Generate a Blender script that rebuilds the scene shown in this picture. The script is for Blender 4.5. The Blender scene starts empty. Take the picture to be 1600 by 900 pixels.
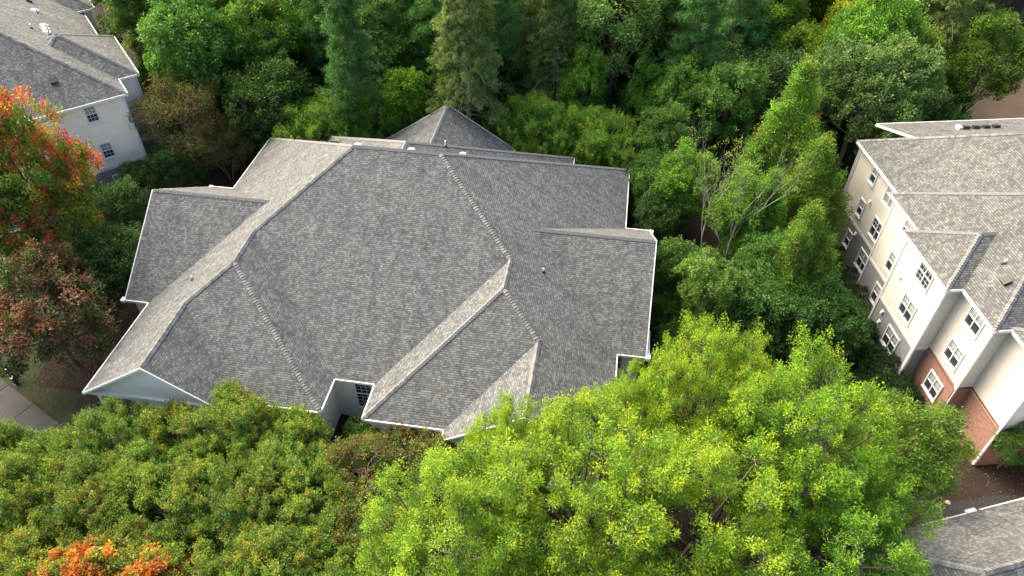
import bpy, bmesh, math, random
import numpy as np
from mathutils import Vector, Matrix
R = math.radians
random.seed(7)
# ------------------------------------------------------------------ camera, sky, sun, exposure
sc = bpy.context.scene
COL = sc.collection
F_PX, CAM_H = 1135.0, 42.0
PITCH = math.atan(F_PX / 1198.0)                       # downward tilt of the drone camera
cd = bpy.data.cameras.new('camera'); cam = bpy.data.objects.new('camera', cd); COL.objects.link(cam)
cd.sensor_width = 36; cd.lens = 36 * F_PX / 1600; cd.shift_x = 3 / 1600
cd.clip_start = .5; cd.clip_end = 3000
cam.location = (0, 0, CAM_H); cam.rotation_euler = (math.pi / 2 - PITCH, 0, 0)
sc.camera = cam
SUN_EL, SUN_AZ = R(40), R(-45)                         # azimuth clockwise from +Y: behind and left of the houses
w = bpy.data.worlds.new('World'); sc.world = w; w.use_nodes = True
nt = w.node_tree; bg = nt.nodes['Background']; sky = nt.nodes.new('ShaderNodeTexSky')
sky.sky_type = 'NISHITA'; sky.sun_disc = False; sky.sun_elevation = SUN_EL; sky.sun_rotation = SUN_AZ
sky.air_density = 1.0; sky.dust_density = 7.0; sky.ozone_density = .3
nt.links.new(sky.outputs[0], bg.inputs[0]); bg.inputs[1].default_value = .15
sl = bpy.data.lights.new('sun', 'SUN'); sun = bpy.data.objects.new('sun', sl); COL.objects.link(sun)
sl.energy = 2.55; sl.angle = R(75); sl.color = (1.0, .85, .62)
sd = Vector((math.sin(SUN_AZ) * math.cos(SUN_EL), math.cos(SUN_AZ) * math.cos(SUN_EL), math.sin(SUN_EL)))
sun.rotation_euler = sd.to_track_quat('Z', 'Y').to_euler()
sc.view_settings.view_transform = 'Standard'; sc.view_settings.look = 'None'
sc.view_settings.exposure = 1.52; sc.view_settings.gamma = 1.0

# ------------------------------------------------------------------ materials
def mat(name):
    m = bpy.data.materials.new(name); m.use_nodes = True
    n = m.node_tree.nodes; return m, m.node_tree, n['Principled BSDF']
def N(t, typ, **kw):
    n = t.nodes.new(typ)
    for k, v in kw.items(): setattr(n, k, v)
    return n
def mth(t, op, a, b=None, c=None):
    n = N(t, 'ShaderNodeMath', operation=op)
    for i, x in enumerate((a, b, c)):
        if x is None: continue
        if isinstance(x, (int, float)): n.inputs[i].default_value = x
        else: t.links.new(x, n.inputs[i])
    return n.outputs[0]
def ramp(t, fac, stops, interp='LINEAR'):
    n = N(t, 'ShaderNodeValToRGB'); n.color_ramp.interpolation = interp
    e = n.color_ramp.elements
    while len(e) < len(stops): e.new(.5)
    for i, (p, c) in enumerate(stops): e[i].position = p; e[i].color = (*c, 1)
    t.links.new(fac, n.inputs[0]); return n.outputs[0]
def mixc(t, fac, a, b, mode='MIX'):
    n = N(t, 'ShaderNodeMix', data_type='RGBA', blend_type=mode)
    for s, x in ((n.inputs[0], fac), (n.inputs[6], a), (n.inputs[7], b)):
        if isinstance(x, (int, float)): s.default_value = x
        elif isinstance(x, tuple): s.default_value = (*x, 1)
        else: t.links.new(x, s)
    return n.outputs[2]
def noise(t, vec, scale, detail=3, rough=.5):
    n = N(t, 'ShaderNodeTexNoise'); n.inputs['Scale'].default_value = scale; n.inputs['Detail'].default_value = detail
    n.inputs['Roughness'].default_value = rough
    if vec is not None: t.links.new(vec, n.inputs['Vector'])
    return n.outputs[0]
def simple(name, col, rough=.6, var=.12, scale=3.0, spec=.4, metal=0):
    m, t, p = mat(name)
    tc = N(t, 'ShaderNodeTexCoord').outputs['Object']
    f = noise(t, tc, scale, 4, .6)
    c = ramp(t, f, [(.25, tuple(x * (1 - var) for x in col)), (.75, tuple(min(1, x * (1 + var)) for x in col))])
    t.links.new(c, p.inputs['Base Color']); p.inputs['Roughness'].default_value = rough
    p.inputs['Specular IOR Level'].default_value = spec; p.inputs['Metallic'].default_value = metal
    return m

def shingle_mat(name, tint=(1, 1, 1), tab=.17, course=.143):
    m, t, p = mat(name)
    uv = N(t, 'ShaderNodeTexCoord').outputs['UV']
    sp = N(t, 'ShaderNodeSeparateXYZ'); t.links.new(uv, sp.inputs[0])
    u, v = sp.outputs[0], sp.outputs[1]
    vr = mth(t, 'DIVIDE', v, course); row = mth(t, 'FLOOR', vr); fv = mth(t, 'SUBTRACT', vr, row)
    wn = N(t, 'ShaderNodeTexWhiteNoise', noise_dimensions='1D'); t.links.new(row, wn.inputs['W'])
    # uneven tab widths: bend u by a little noise that changes from course to course
    cmb0 = N(t, 'ShaderNodeCombineXYZ'); t.links.new(mth(t, 'MULTIPLY', u, 1.0), cmb0.inputs[0]); t.links.new(mth(t, 'MULTIPLY', row, 7.31), cmb0.inputs[1])
    nz = noise(t, cmb0.outputs[0], 2.3, 1)
    uu = mth(t, 'ADD', mth(t, 'ADD', mth(t, 'DIVIDE', u, tab), mth(t, 'MULTIPLY', wn.outputs[0], 13.7)), mth(t, 'MULTIPLY', nz, .8))
    cell = mth(t, 'FLOOR', uu); fu = mth(t, 'SUBTRACT', uu, cell)
    cmb = N(t, 'ShaderNodeCombineXYZ'); t.links.new(cell, cmb.inputs[0]); t.links.new(row, cmb.inputs[1])
    w2 = N(t, 'ShaderNodeTexWhiteNoise', noise_dimensions='2D'); t.links.new(cmb.outputs[0], w2.inputs['Vector'])
    tone = w2.outputs['Value']
    base = ramp(t, tone, [(0, (.118, .117, .113)), (.35, (.138, .138, .133)), (.6, (.165, .170, .163)), (.8, (.192, .198, .190)), (1, (.228, .234, .225))])
    sepc = N(t, 'ShaderNodeSeparateColor'); t.links.new(w2.outputs['Color'], sepc.inputs[0])
    hue = ramp(t, sepc.outputs[1], [(.0, (.95, 1.0, 1.0)), (.45, (1, 1, 1.0)), (.75, (1.04, .99, .98)), (1, (1.07, .99, .96))])
    base = mixc(t, 1.0, base, hue, 'MULTIPLY')
    oc = N(t, 'ShaderNodeTexCoord').outputs['Object']
    big = noise(t, oc, .55, 4, .62)
    base = mixc(t, 1.0, base, ramp(t, big, [(.3, (.86, .86, .89)), (.5, (1, 1, 1)), (.7, (1.10, 1.09, 1.05))]), 'MULTIPLY')
    pat = noise(t, oc, 1.7, 3, .6)
    base = mixc(t, 1.0, base, ramp(t, pat, [(.36, (.85, .83, .85)), (.52, (1, 1, 1)), (.68, (1.08, 1.10, 1.08))]), 'MULTIPLY')
    mp = N(t, 'ShaderNodeMapping'); t.links.new(uv, mp.inputs[0]); mp.inputs['Scale'].default_value = (1.4, .16, 1)
    st = noise(t, mp.outputs[0], 1.0, 5, .65)
    base = mixc(t, 1.0, base, ramp(t, st, [(.34, (.80, .80, .81)), (.5, (1, 1, 1)), (.66, (1.09, 1.08, 1.05))]), 'MULTIPLY')
    gr = noise(t, uv, 90, 2, .7)
    base = mixc(t, 1.0, base, ramp(t, gr, [(.3, (.86, .86, .86)), (.7, (1.14, 1.14, 1.14))]), 'MULTIPLY')
    # printed shadow band at the butt of each course, slit between tabs
    band = mth(t, 'LESS_THAN', fv, .22); slit = mth(t, 'LESS_THAN', fu, .12)
    bs = mth(t, 'MAXIMUM', band, mth(t, 'MULTIPLY', slit, .8))
    base = mixc(t, mth(t, 'MULTIPLY', bs, .72), base, (.045, .045, .046))
    base = mixc(t, 1.0, base, tint, 'MULTIPLY')
    t.links.new(base, p.inputs['Base Color']); p.inputs['Roughness'].default_value = .95; p.inputs['Specular IOR Level'].default_value = .25
    h = mth(t, 'ADD', mth(t, 'MULTIPLY', mth(t, 'GREATER_THAN', tone, .5), .35), mth(t, 'MULTIPLY', mth(t, 'SUBTRACT', 1.0, fv), .8))
    h = mth(t, 'ADD', h, mth(t, 'MULTIPLY', gr, .25))
    b = N(t, 'ShaderNodeBump'); b.inputs['Strength'].default_value = .7; b.inputs['Distance'].default_value = .018
    t.links.new(h, b.inputs['Height']); t.links.new(b.outputs[0], p.inputs['Normal'])
    return m

def brick_mat():
    m, t, p = mat('brick')
    uv = N(t, 'ShaderNodeTexCoord').outputs['UV']
    bt = N(t, 'ShaderNodeTexBrick'); t.links.new(uv, bt.inputs['Vector'])
    bt.inputs['Scale'].default_value = 1; bt.inputs['Brick Width'].default_value = .23; bt.inputs['Row Height'].default_value = .085
    bt.inputs['Mortar Size'].default_value = .012; bt.inputs['Color1'].default_value = (.27, .105, .07, 1); bt.inputs['Color2'].default_value = (.17, .065, .048, 1)
    bt.inputs['Mortar'].default_value = (.46, .36, .30, 1); bt.inputs['Bias'].default_value = -.1
    nz = noise(t, uv, 3.1, 4, .7)
    c = mixc(t, 1.0, bt.outputs[0], ramp(t, nz, [(.3, (.75, .75, .78)), (.7, (1.2, 1.15, 1.1))]), 'MULTIPLY')
    t.links.new(c, p.inputs['Base Color']); p.inputs['Roughness'].default_value = .9
    b = N(t, 'ShaderNodeBump'); b.inputs['Strength'].default_value = .6; b.inputs['Distance'].default_value = .01; b.invert = True
    t.links.new(bt.outputs['Fac'], b.inputs['Height']); t.links.new(b.outputs[0], p.inputs['Normal'])
    return m

def ground_mat(name, stops, scales, rough=.95):
    m, t, p = mat(name)
    oc = N(t, 'ShaderNodeTexCoord').outputs['Object']
    a = noise(t, oc, scales[0], 5, .65); b = noise(t, oc, scales[1], 4, .75)
    f = mth(t, 'ADD', mth(t, 'MULTIPLY', a, .5), mth(t, 'MULTIPLY', b, .5))
    c = ramp(t, f, stops); t.links.new(c, p.inputs['Base Color']); p.inputs['Roughness'].default_value = rough
    bp = N(t, 'ShaderNodeBump'); bp.inputs['Strength'].default_value = .8; bp.inputs['Distance'].default_value = .05
    t.links.new(b, bp.inputs['Height']); t.links.new(bp.outputs[0], p.inputs['Normal'])
    return m

def leaf_mat():
    m = bpy.data.materials.new('foliage'); m.use_nodes = True; t = m.node_tree
    p = t.nodes['Principled BSDF']
    at = N(t, 'ShaderNodeAttribute'); at.attribute_name = 'leafcol'
    oi = N(t, 'ShaderNodeObjectInfo')
    c = mixc(t, 1.0, at.outputs['Color'], oi.outputs['Color'], 'MULTIPLY')
    t.links.new(c, p.inputs['Base Color']); p.inputs['Roughness'].default_value = .5; p.inputs['Specular IOR Level'].default_value = .35
    tr = N(t, 'ShaderNodeBsdfTranslucent')
    tc = mixc(t, 1.0, c, (1.25, 1.15, .55), 'MULTIPLY'); t.links.new(tc, tr.inputs[0])
    mx = N(t, 'ShaderNodeMixShader'); mx.inputs[0].default_value = .42
    t.links.new(p.outputs[0], mx.inputs[1]); t.links.new(tr.outputs[0], mx.inputs[2])
    t.links.new(mx.outputs[0], t.nodes['Material Output'].inputs[0])
    return m

M = {}
M['shingle'] = shingle_mat('roof_shingle', (.875, .93, .975))
M['shingle_right'] = shingle_mat('roof_shingle_weathered', (.83, .86, .88))
M['cap'] = simple('ridge_cap_shingle', (.185, .187, .185), .95, .25, 9)
_t = M['cap'].node_tree; _p = _t.nodes['Principled BSDF']; _oi = N(_t, 'ShaderNodeObjectInfo')
_t.links.new(mixc(_t, 1.0, _p.inputs['Base Color'].links[0].from_socket, _oi.outputs['Color'], 'MULTIPLY'), _p.inputs['Base Color'])
M['cream'] = simple('cream_siding', (.60, .575, .51), .55, .06, 1.2)
M['cream_shade_lift'] = simple('cream_siding_shade_lift', (.82, .79, .70), .55, .05, 1.2)  # cream siding brightened in the colour to replace light missing on the shaded front
M['pale'] = simple('pale_siding', (.72, .72, .66), .55, .05, 1.2)
M['grey'] = simple('grey_siding', (.225, .232, .235), .6, .07, 1.2)
M['white'] = simple('white_trim', (.70, .71, .71), .45, .04, 2)
M['glass'] = simple('window_glass', (.035, .045, .055), .08, .3, .8, 1.0)
M['blind'] = simple('blind_behind_glass', (.27, .30, .31), .15, .12, 6, .9)
M['dark'] = simple('dark_metal', (.03, .03, .034), .5, .2, 5)
M['galv'] = simple('white_painted_metal', (.78, .79, .80), .35, .06, 8)
M['bark'] = simple('bark', (.155, .125, .10), .9, .4, 7)
M['bark_pale'] = simple('pale_bark', (.36, .33, .27), .9, .25, 7)
M['brick'] = brick_mat()
M['leaf'] = leaf_mat()
M['bollard'] = simple('dark_green_metal', (.02, .05, .045), .5, .2, 4)
M['lens'] = simple('pale_lamp_lens', (.42, .50, .49), .3, .05, 4)
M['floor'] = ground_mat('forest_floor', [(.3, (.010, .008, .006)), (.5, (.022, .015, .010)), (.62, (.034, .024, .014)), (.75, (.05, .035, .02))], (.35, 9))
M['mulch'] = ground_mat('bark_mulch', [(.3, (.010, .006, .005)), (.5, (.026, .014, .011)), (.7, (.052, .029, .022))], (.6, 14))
M['grass'] = ground_mat('dark_lawn', [(.3, (.014, .022, .008)), (.5, (.028, .042, .013)), (.65, (.045, .055, .018)), (.8, (.08, .07, .03))], (.7, 12))  # dark green turf mottled with straw brown
M['field'] = ground_mat('bare_clearing', [(.3, (.08, .055, .035)), (.7, (.15, .105, .065))], (.3, 7))
M['path'] = ground_mat('worn_asphalt_path', [(.3, (.045, .045, .047)), (.7, (.08, .078, .078))], (.8, 25))
M['asphalt'] = ground_mat('dark_asphalt', [(.3, (.022, .023, .024)), (.7, (.042, .043, .044))], (.7, 25))

# ------------------------------------------------------------------ helpers
def tag(o, label=None, cat=None, group=None, kind=None):
    if label: o['label'] = label
    if cat: o['category'] = cat
    if group: o['group'] = group
    if kind: o['kind'] = kind
    return o
def empty(name, loc=(0, 0, 0), rz=0.0, label=None, cat=None, group=None):
    o = bpy.data.objects.new(name, None); COL.objects.link(o); o.location = loc; o.rotation_euler = (0, 0, rz)
    o.empty_display_size = .3
    return tag(o, label, cat, group)
def mesh(name, verts, faces, m, uvs=None):
    me = bpy.data.meshes.new(name); me.from_pydata([tuple(v) for v in verts], [], faces)
    me.materials.append(M[m] if isinstance(m, str) else m)
    if uvs:
        l = me.uv_layers.new(name='UVMap')
        for poly in me.polygons:
            for li in poly.loop_indices: l.data[li].uv = uvs(poly, me.vertices[me.loops[li].vertex_index].co)
    me.update(); return me
def link(name, me, parent=None, loc=None, rot=None):
    o = bpy.data.objects.new(name, me); COL.objects.link(o)
    if parent: o.parent = parent
    if loc is not None: o.location = loc
    if rot is not None: o.rotation_euler = rot
    return o
class MB:
    def __init__(s): s.v = []; s.f = []
    def box(s, c, sz, M4=None):
        x, y, z = c; a, b, d = (k / 2 for k in sz)
        vs = [Vector((x + i * a, y + j * b, z + k * d)) for k in (-1, 1) for j in (-1, 1) for i in (-1, 1)]
        if M4: vs = [M4 @ q for q in vs]
        n = len(s.v); s.v += vs
        s.f += [tuple(n + i for i in q) for q in ((0, 2, 3, 1), (4, 5, 7, 6), (0, 1, 5, 4), (2, 6, 7, 3), (0, 4, 6, 2), (1, 3, 7, 5))]
        return s
    def hexa(s, vs):      # bottom 4 ccw, top 4
        n = len(s.v); s.v += [Vector(q) for q in vs]
        s.f += [tuple(n + i for i in q) for q in ((3, 2, 1, 0), (4, 5, 6, 7), (0, 1, 5, 4), (1, 2, 6, 5), (2, 3, 7, 6), (3, 0, 4, 7))]
        return s
    def quad(s, *vs):
        n = len(s.v); s.v += [Vector(q) for q in vs]; s.f.append(tuple(range(n, n + len(vs)))); return s
    def tube(s, pts, rad, k=8, cap=True):
        n0 = len(s.v)
        for i, p in enumerate(pts):
            p = Vector(p); q = Vector(pts[min(i + 1, len(pts) - 1)]) - Vector(pts[max(i - 1, 0)]); q.normalize()
            a = q.orthogonal().normalized(); b = q.cross(a); r = rad[i] if isinstance(rad, (list, tuple)) else rad
            s.v += [p + a * r * math.cos(2 * math.pi * j / k) + b * r * math.sin(2 * math.pi * j / k) for j in range(k)]
        for i in range(len(pts) - 1):
            for j in range(k):
                a, b = n0 + i * k + j, n0 + i * k + (j + 1) % k; s.f.append((a, b, b + k, a + k))
        if cap:
            s.f.append(tuple(n0 + j for j in range(k))[::-1]); s.f.append(tuple(n0 + (len(pts) - 1) * k + j for j in range(k)))
        return s
    def mesh(s, name, m, uvs=None): return mesh(name, s.v, s.f, m, uvs)
    def build(s, name, m, parent=None, loc=None, rot=None, uvs=None): return link(name, s.mesh(name, m, uvs), parent, loc, rot)

def ray(px, py):                                       # direction seen at a photo pixel (1600 x 900)
    x, y = (px - 797) / F_PX, -(py - 450) / F_PX; c, s = math.cos(PITCH), math.sin(PITCH)
    return Vector((x, c + y * s, -s + y * c))
def at(px, py, z=0.0):
    d = ray(px, py); t = (z - CAM_H) / d.z; return Vector((d.x * t, d.y * t, z))
def at_plane(px, py, p0, n):
    d = ray(px, py); o = Vector((0, 0, CAM_H)); t = n.dot(p0 - o) / n.dot(d); return o + d * t

# ------------------------------------------------------------------ roofs
def plane_uv(n):
    n = Vector(n).normalized()
    if n.z < 0: n = -n
    h = Vector((0, 0, 1)).cross(n)
    h = h.normalized() if h.length > 1e-4 else Vector((1, 0, 0))
    return h, n.cross(h)
def roof_mesh(polys, mname, th=.14):
    key, verts, faces, cnt = {}, [], [], {}
    def vid(p):
        k = tuple(round(c, 3) for c in p)
        if k not in key: key[k] = len(verts); verts.append(Vector(p))
        return key[k]
    ids = []
    for pl in polys:
        i = [vid(p) for p in pl]
        n = Vector((0, 0, 0))
        for a in range(len(pl)):
            p, q = Vector(pl[a]), Vector(pl[(a + 1) % len(pl)]); n += p.cross(q)
        if n.z < 0: i = i[::-1]
        ids.append(i)
        for a in range(len(i)): e = (i[a], i[(a + 1) % len(i)]); cnt[e] = 1
    nv = len(verts); verts2 = verts + [v - Vector((0, 0, th)) for v in verts]
    bnd = [e for e in cnt if (e[1], e[0]) not in cnt]
    fs = [tuple(i) for i in ids] + [tuple(k + nv for k in i[::-1]) for i in ids] + [(b, a, a + nv, b + nv) for a, b in bnd]
    def uvf(poly, co):
        h, s = plane_uv(poly.normal); return (co.dot(h) + 3.1 * h.x, co.dot(s))
    me = mesh('roof', verts2, fs, mname, uvf)
    return me, [(verts[a], verts[b]) for a, b in bnd]
def fascia_mesh(a, b, w=.075, up=.012, dn=.19):
    d = (b - a); h = Vector((d.x, d.y, 0)).normalized(); out = Vector((h.y, -h.x, 0))     # ccw boundary: outside on the right
    z = Vector((0, 0, 1)); e = h * .0
    A, B = a - e, b + e
    return MB().hexa([A - z * dn + out * .003, A - z * dn + out * w, B - z * dn + out * w, B - z * dn + out * .003,
                      A + z * up + out * .003, A + z * up + out * w, B + z * up + out * w, B + z * up + out * .003])
def build_roof(parent, polys, mname='shingle', label=None, th=.14, skip=None):
    me, bnd = roof_mesh(polys, mname, th); o = link('roof', me, parent)
    if label: o['label'] = label
    for a, b in bnd:
        if skip and skip(a, b): continue
        fascia_mesh(a, b).build('fascia', 'white', parent)
    return o
CAPM = {}
def cap_proto(k):
    if k not in CAPM:
        wd, L = .17, .24; dz = wd * k
        top = [(-wd, 0, .012 - dz), (0, 0, .045), (wd, 0, .012 - dz)]; 
        v, f = [], []
        for y, up in ((0, .05), (L, .0)):
            for x, _, z in top: v.append((x, y, z + up))
            for x, _, z in top: v.append((x, y, z + up - .06))
        f = [(0, 1, 7, 6), (1, 2, 8, 7), (0, 3, 4, 1), (1, 4, 5, 2), (0, 6, 9, 3), (2, 5, 11, 8), (6, 7, 10, 9), (7, 8, 11, 10)]
        CAPM[k] = mesh('ridge_cap', v, f, 'cap')
    return CAPM[k]
def caps(parent, segs, limit=300, step=.2):
    """segs: (a, b, cross slope). Individual cap shingles up to the limit, the rest joined."""
    n = 0; rest = MB()
    for a, b, k in segs:
        a, b = Vector(a), Vector(b)
        if b.z < a.z: a, b = b, a                       # laid from the bottom up
        d = b - a; L = d.length; y = d.normalized(); x = y.cross(Vector((0, 0, 1))).normalized(); z = x.cross(y)
        pm = cap_proto(k)
        cnt = int(L / step)
        for i in range(cnt):
            jit = random.uniform(-.012, .012); p = a + y * (i * step) + x * jit
            m4 = Matrix(((x.x, y.x, z.x, p.x), (x.y, y.y, z.y, p.y), (x.z, y.z, z.z, p.z), (0, 0, 0, 1)))
            if n < limit:
                o = link('ridge_cap', pm, parent); o.matrix_local = m4; g = random.choice((.72, .85, .95, 1.05, 1.18)) * random.uniform(.95, 1.05); o.color = (g, g, g, 1); n += 1
            else:
                k0 = len(rest.v); rest.v += [m4 @ q.co for q in pm.vertices]; rest.f += [tuple(k0 + i for i in q.vertices) for q in pm.polygons]
    if rest.v: tag(rest.build('ridge_caps', 'cap', parent), kind='stuff')
def boxhip(u0, u1, v0, v1, ze, k=.667):
    hw = min(u1 - u0, v1 - v0) / 2; zr = ze + hw * k
    if v1 - v0 <= u1 - u0: P, Q = (u0 + hw, (v0 + v1) / 2, zr), (u1 - hw, (v0 + v1) / 2, zr)
    else: P, Q = ((u0 + u1) / 2, v0 + hw, zr), ((u0 + u1) / 2, v1 - hw, zr)
    a, b, c, d = (u0, v0, ze), (u1, v0, ze), (u1, v1, ze), (u0, v1, ze)
    if v1 - v0 <= u1 - u0: polys = [[a, b, Q, P], [b, c, Q], [c, d, P, Q], [d, a, P]]; segs = [(a, P, .42), (d, P, .42), (b, Q, .42), (c, Q, .42)]
    else: polys = [[a, b, P], [b, c, Q, P], [c, d, Q], [d, a, P, Q]]; segs = [(a, P, .42), (b, P, .42), (c, Q, .42), (d, Q, .42)]
    if (Vector(P) - Vector(Q)).length > .3: segs.append((P, Q, k))
    return polys, segs
# ------------------------------------------------------------------ walls, windows
def siding(parent, p0, p1, z0, z1, m, exp=.17, prof=None, name='wall', label=None):
    """lap siding as real stepped boards; outside is to the right of p0 -> p1."""
    p0, p1 = Vector((*p0, 0)), Vector((*p1, 0)); d = (p1 - p0); L = d.length; d.normalize(); out = Vector((d.y, -d.x, 0))
    b = MB(); n = max(1, int(round((z1 - z0) / exp))); e = (z1 - z0) / n; pr = min(.035, e * .17)
    Z = Vector((0, 0, 1))
    for i in range(n):
        za, zb = z0 + i * e, z0 + (i + 1) * e
        sa, sb = (0, L) if not prof else prof(za); ta, tb = (0, L) if not prof else prof(zb)
        if sb - sa < .02: continue
        A, B = p0 + d * sa + Z * za, p0 + d * sb + Z * za; C, D = p0 + d * tb + Z * zb, p0 + d * ta + Z * zb
        k1 = .62; sm, sn = sa + (ta - sa) * k1, sb + (tb - sb) * k1
        E_, F_ = p0 + d * sm + Z * (za + e * k1), p0 + d * sn + Z * (za + e * k1)
        b.quad(A + out * pr, B + out * pr, F_ + out * pr, E_ + out * pr); b.quad(E_ + out * pr, F_ + out * pr, C + out * .002, D + out * .002)
        b.quad(A, B, B + out * pr, A + out * pr)
    if not prof:
        q = -out * .14
        b.hexa([p0 + Z * z0, p0 + q + Z * z0, p1 + q + Z * z0, p1 + Z * z0, p0 + Z * z1, p0 + q + Z * z1, p1 + q + Z * z1, p1 + Z * z1])
    o = b.build(name, m, parent)
    if label: o['label'] = label
    return o
def brickwall(parent, p0, p1, z0, z1, label=None):
    p0, p1 = Vector((*p0, 0)), Vector((*p1, 0)); d = (p1 - p0).normalized(); out = Vector((d.y, -d.x, 0)); Z = Vector((0, 0, 1)); q = -out * .1; o_ = out * .07
    b = MB().hexa([p0 + q + Z * z0, p1 + q + Z * z0, p1 + o_ + Z * z0, p0 + o_ + Z * z0, p0 + q + Z * z1, p1 + q + Z * z1, p1 + o_ + Z * z1, p0 + o_ + Z * z1])
    def uvf(poly, co): return (co.dot(d), co.z) if abs(poly.normal.dot(d)) < .5 else (co.dot(out), co.z)
    o = b.build('wall', 'brick', parent, uvs=uvf)
    if label: o['label'] = label
    # soldier course on top
    c = MB(); L = (p1 - p0).length; n = int(L / .1)
    for i in range(n):
        s = (i + .5) * L / n; p = p0 + d * s + out * .05
        m4 = Matrix.Translation(p + Z * (z1 + .06)) @ Matrix(((d.x, out.x, 0, 0), (d.y, out.y, 0, 0), (0, 0, 1, 0), (0, 0, 0, 1)))
        c.box((0, 0, 0), (L / n * .86, .16, .12), m4)
    tag(c.build('brick_course', 'brick', parent, uvs=lambda p, co: (co.x * .7, co.z)), kind='stuff')
    return o
def board(parent, a, b, w=.14, t=.05, name='corner_board'):
    """white trim board between two local points, centred, square-ish section"""
    a, b = Vector(a), Vector(b)
    mb = MB().tube([a, b], w * .72, 4)
    return mb.build(name, 'white', parent)
def bandboard(parent, p0, p1, z, h=.24, name='band_board'):
    p0, p1 = Vector((*p0, z)), Vector((*p1, z)); d = (p1 - p0).normalized(); out = Vector((d.y, -d.x, 0)); Z = Vector((0, 0, h / 2))
    return MB().hexa([p0 - Z + out * .003, p0 - Z + out * .06, p1 - Z + out * .06, p1 - Z + out * .003, p0 + Z + out * .003, p0 + Z + out * .06, p1 + Z + out * .06, p1 + Z + out * .003]).build(name, 'white', parent)
WM = {}
def winmeshes(w, h, cols, grid=(2, 2)):
    k = (w, h, cols, grid)
    if k in WM: return WM[k]
    fr = MB(); c = .11
    for s in (-1, 1): fr.box((s * (w / 2 - c / 2), -.045, 0), (c, .09, h))
    for s in (-1, 1): fr.box((0, -.05, s * (h / 2 - c / 2)), (w - 2 * c, .10, c))
    fr.box((0, -.07, -h / 2 - .03), (w + .06, .14, .06))
    iw = (w - 2 * c) / cols; ih = h / 2 - c
    for i in range(1, cols): fr.box((-w / 2 + c + i * iw, -.045, 0), (.08, .088, h - 2 * c - .004))
    fr.box((0, -.038, 0), (w - 2 * c - .004, .074, .055))
    fm = fr.mesh('window', 'white')
    pw = iw - .09; ph = ih - .05
    pm = MB().box((0, -.012, 0), (pw, .02, ph)).mesh('pane', 'glass'); pb = MB().box((0, -.012, 0), (pw, .02, ph)).mesh('pane', 'blind')
    mu = MB()
    for i in range(1, grid[0]): mu.box((-pw / 2 + i * pw / grid[0], -.028, 0), (.022, .012, ph))
    for j in range(1, grid[1]): mu.box((0, -.0285, -ph / 2 + j * ph / grid[1]), (pw, .010, .022))
    mm = mu.mesh('muntin', 'white')
    WM[k] = (fm, pm, pb, mm, iw, ih); return WM[k]
def window(parent, pos, rz, w=1.0, h=1.55, cols=1, grid=(3, 2), lowblind=False, upblind=True, label=None, lowgrid=True):
    """pos = centre on the wall face; local -Y points out of the wall."""
    fm, pm, pb, mm, iw, ih = winmeshes(w, h, cols, grid)
    o = link('window', fm, parent, pos, (0, 0, rz))
    if label: o['label'] = label
    for i in range(cols):
        for r in (0, 1):
            x = -w / 2 + .11 + (i + .5) * iw; z = (-1 if r == 0 else 1) * (ih / 2 + .012)
            link('pane', pb if (r and upblind) or (not r and lowblind) else pm, o, (x, .0 if r else .002, z))
            if r or lowgrid: link('muntin', mm, o, (x, .0, z))
    return o
def turtle_vent(parent, p, rz, tilt):
    b = MB(); prof = [(-.24, 0), (-.2, .09), (-.1, .15), (0, .17), (.1, .15), (.2, .09), (.24, 0)]
    n = len(prof)
    for y in (-.22, .24): b.v += [Vector((x, y, z + .03)) for x, z in prof]
    b.f += [(i, i + 1, i + 1 + n, i + n) for i in range(n - 1)] + [tuple(range(n))[::-1], tuple(range(n, 2 * n))]
    b.box((0, 0, .012), (.62, .62, .02))
    o = b.build('roof_vent', 'galv', parent, p, (tilt, 0, rz)); MB().box((0, -.225, .08), (.26, .02, .09)).build('vent_opening', 'dark', o); return o
def pipe_vent(parent, p, h=.34):
    o = MB().tube([(0, 0, -.1), (0, 0, h)], .055, 10).build('vent_pipe', 'galv', parent, p)
    MB().tube([(0, 0, -.12), (0, 0, .02), (0, 0, .10)], [.17, .13, .07], 10).build('pipe_boot', 'dark', o); return o
def wall_vent(parent, p, rz):
    o = MB().box((0, -.03, 0), (.26, .06, .26)).build('wall_vent', 'white', parent, p, (0, 0, rz))
    MB().hexa([(-.09, -.18, -.1), (.09, -.18, -.1), (.09, -.062, -.1), (-.09, -.062, -.1), (-.09, -.10, .09), (.09, -.10, .09), (.09, -.062, .09), (-.09, -.062, .09)]).build('hood', 'white', o); return o
def downspout(parent, pts): return MB().tube(pts, .055, 6).build('downspout', 'white', parent)

# ================================================================== SETTING: ground
def sheet(name, pts, z, m, kind='structure'):
    o = MB().quad(*[(p[0], p[1], z) for p in pts]).build(name, m); return tag(o, kind=kind)
def grid_ground():
    n = 120; S = 700.0; v, f = [], []
    for j in range(n + 1):
        for i in range(n + 1):
            x = -S + 2 * S * i / n; y = -S + 60 + 2 * S * j / n
            v.append((x, y, 0))
    for j in range(n):
        for i in range(n): a = j * (n + 1) + i; f.append((a, a + 1, a + n + 2, a + n + 1))
    return tag(link('ground', mesh('ground', v, f, 'floor')), kind='structure')
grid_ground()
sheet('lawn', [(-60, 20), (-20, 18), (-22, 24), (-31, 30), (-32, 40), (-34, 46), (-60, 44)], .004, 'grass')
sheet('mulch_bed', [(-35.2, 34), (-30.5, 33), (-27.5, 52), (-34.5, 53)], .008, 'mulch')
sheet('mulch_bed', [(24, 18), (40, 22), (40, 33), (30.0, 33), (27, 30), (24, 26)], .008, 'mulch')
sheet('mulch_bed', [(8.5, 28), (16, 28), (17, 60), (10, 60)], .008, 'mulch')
sheet('clearing', [(50, 71), (75, 74), (90, 92), (56, 90)], .006, 'field')
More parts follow.
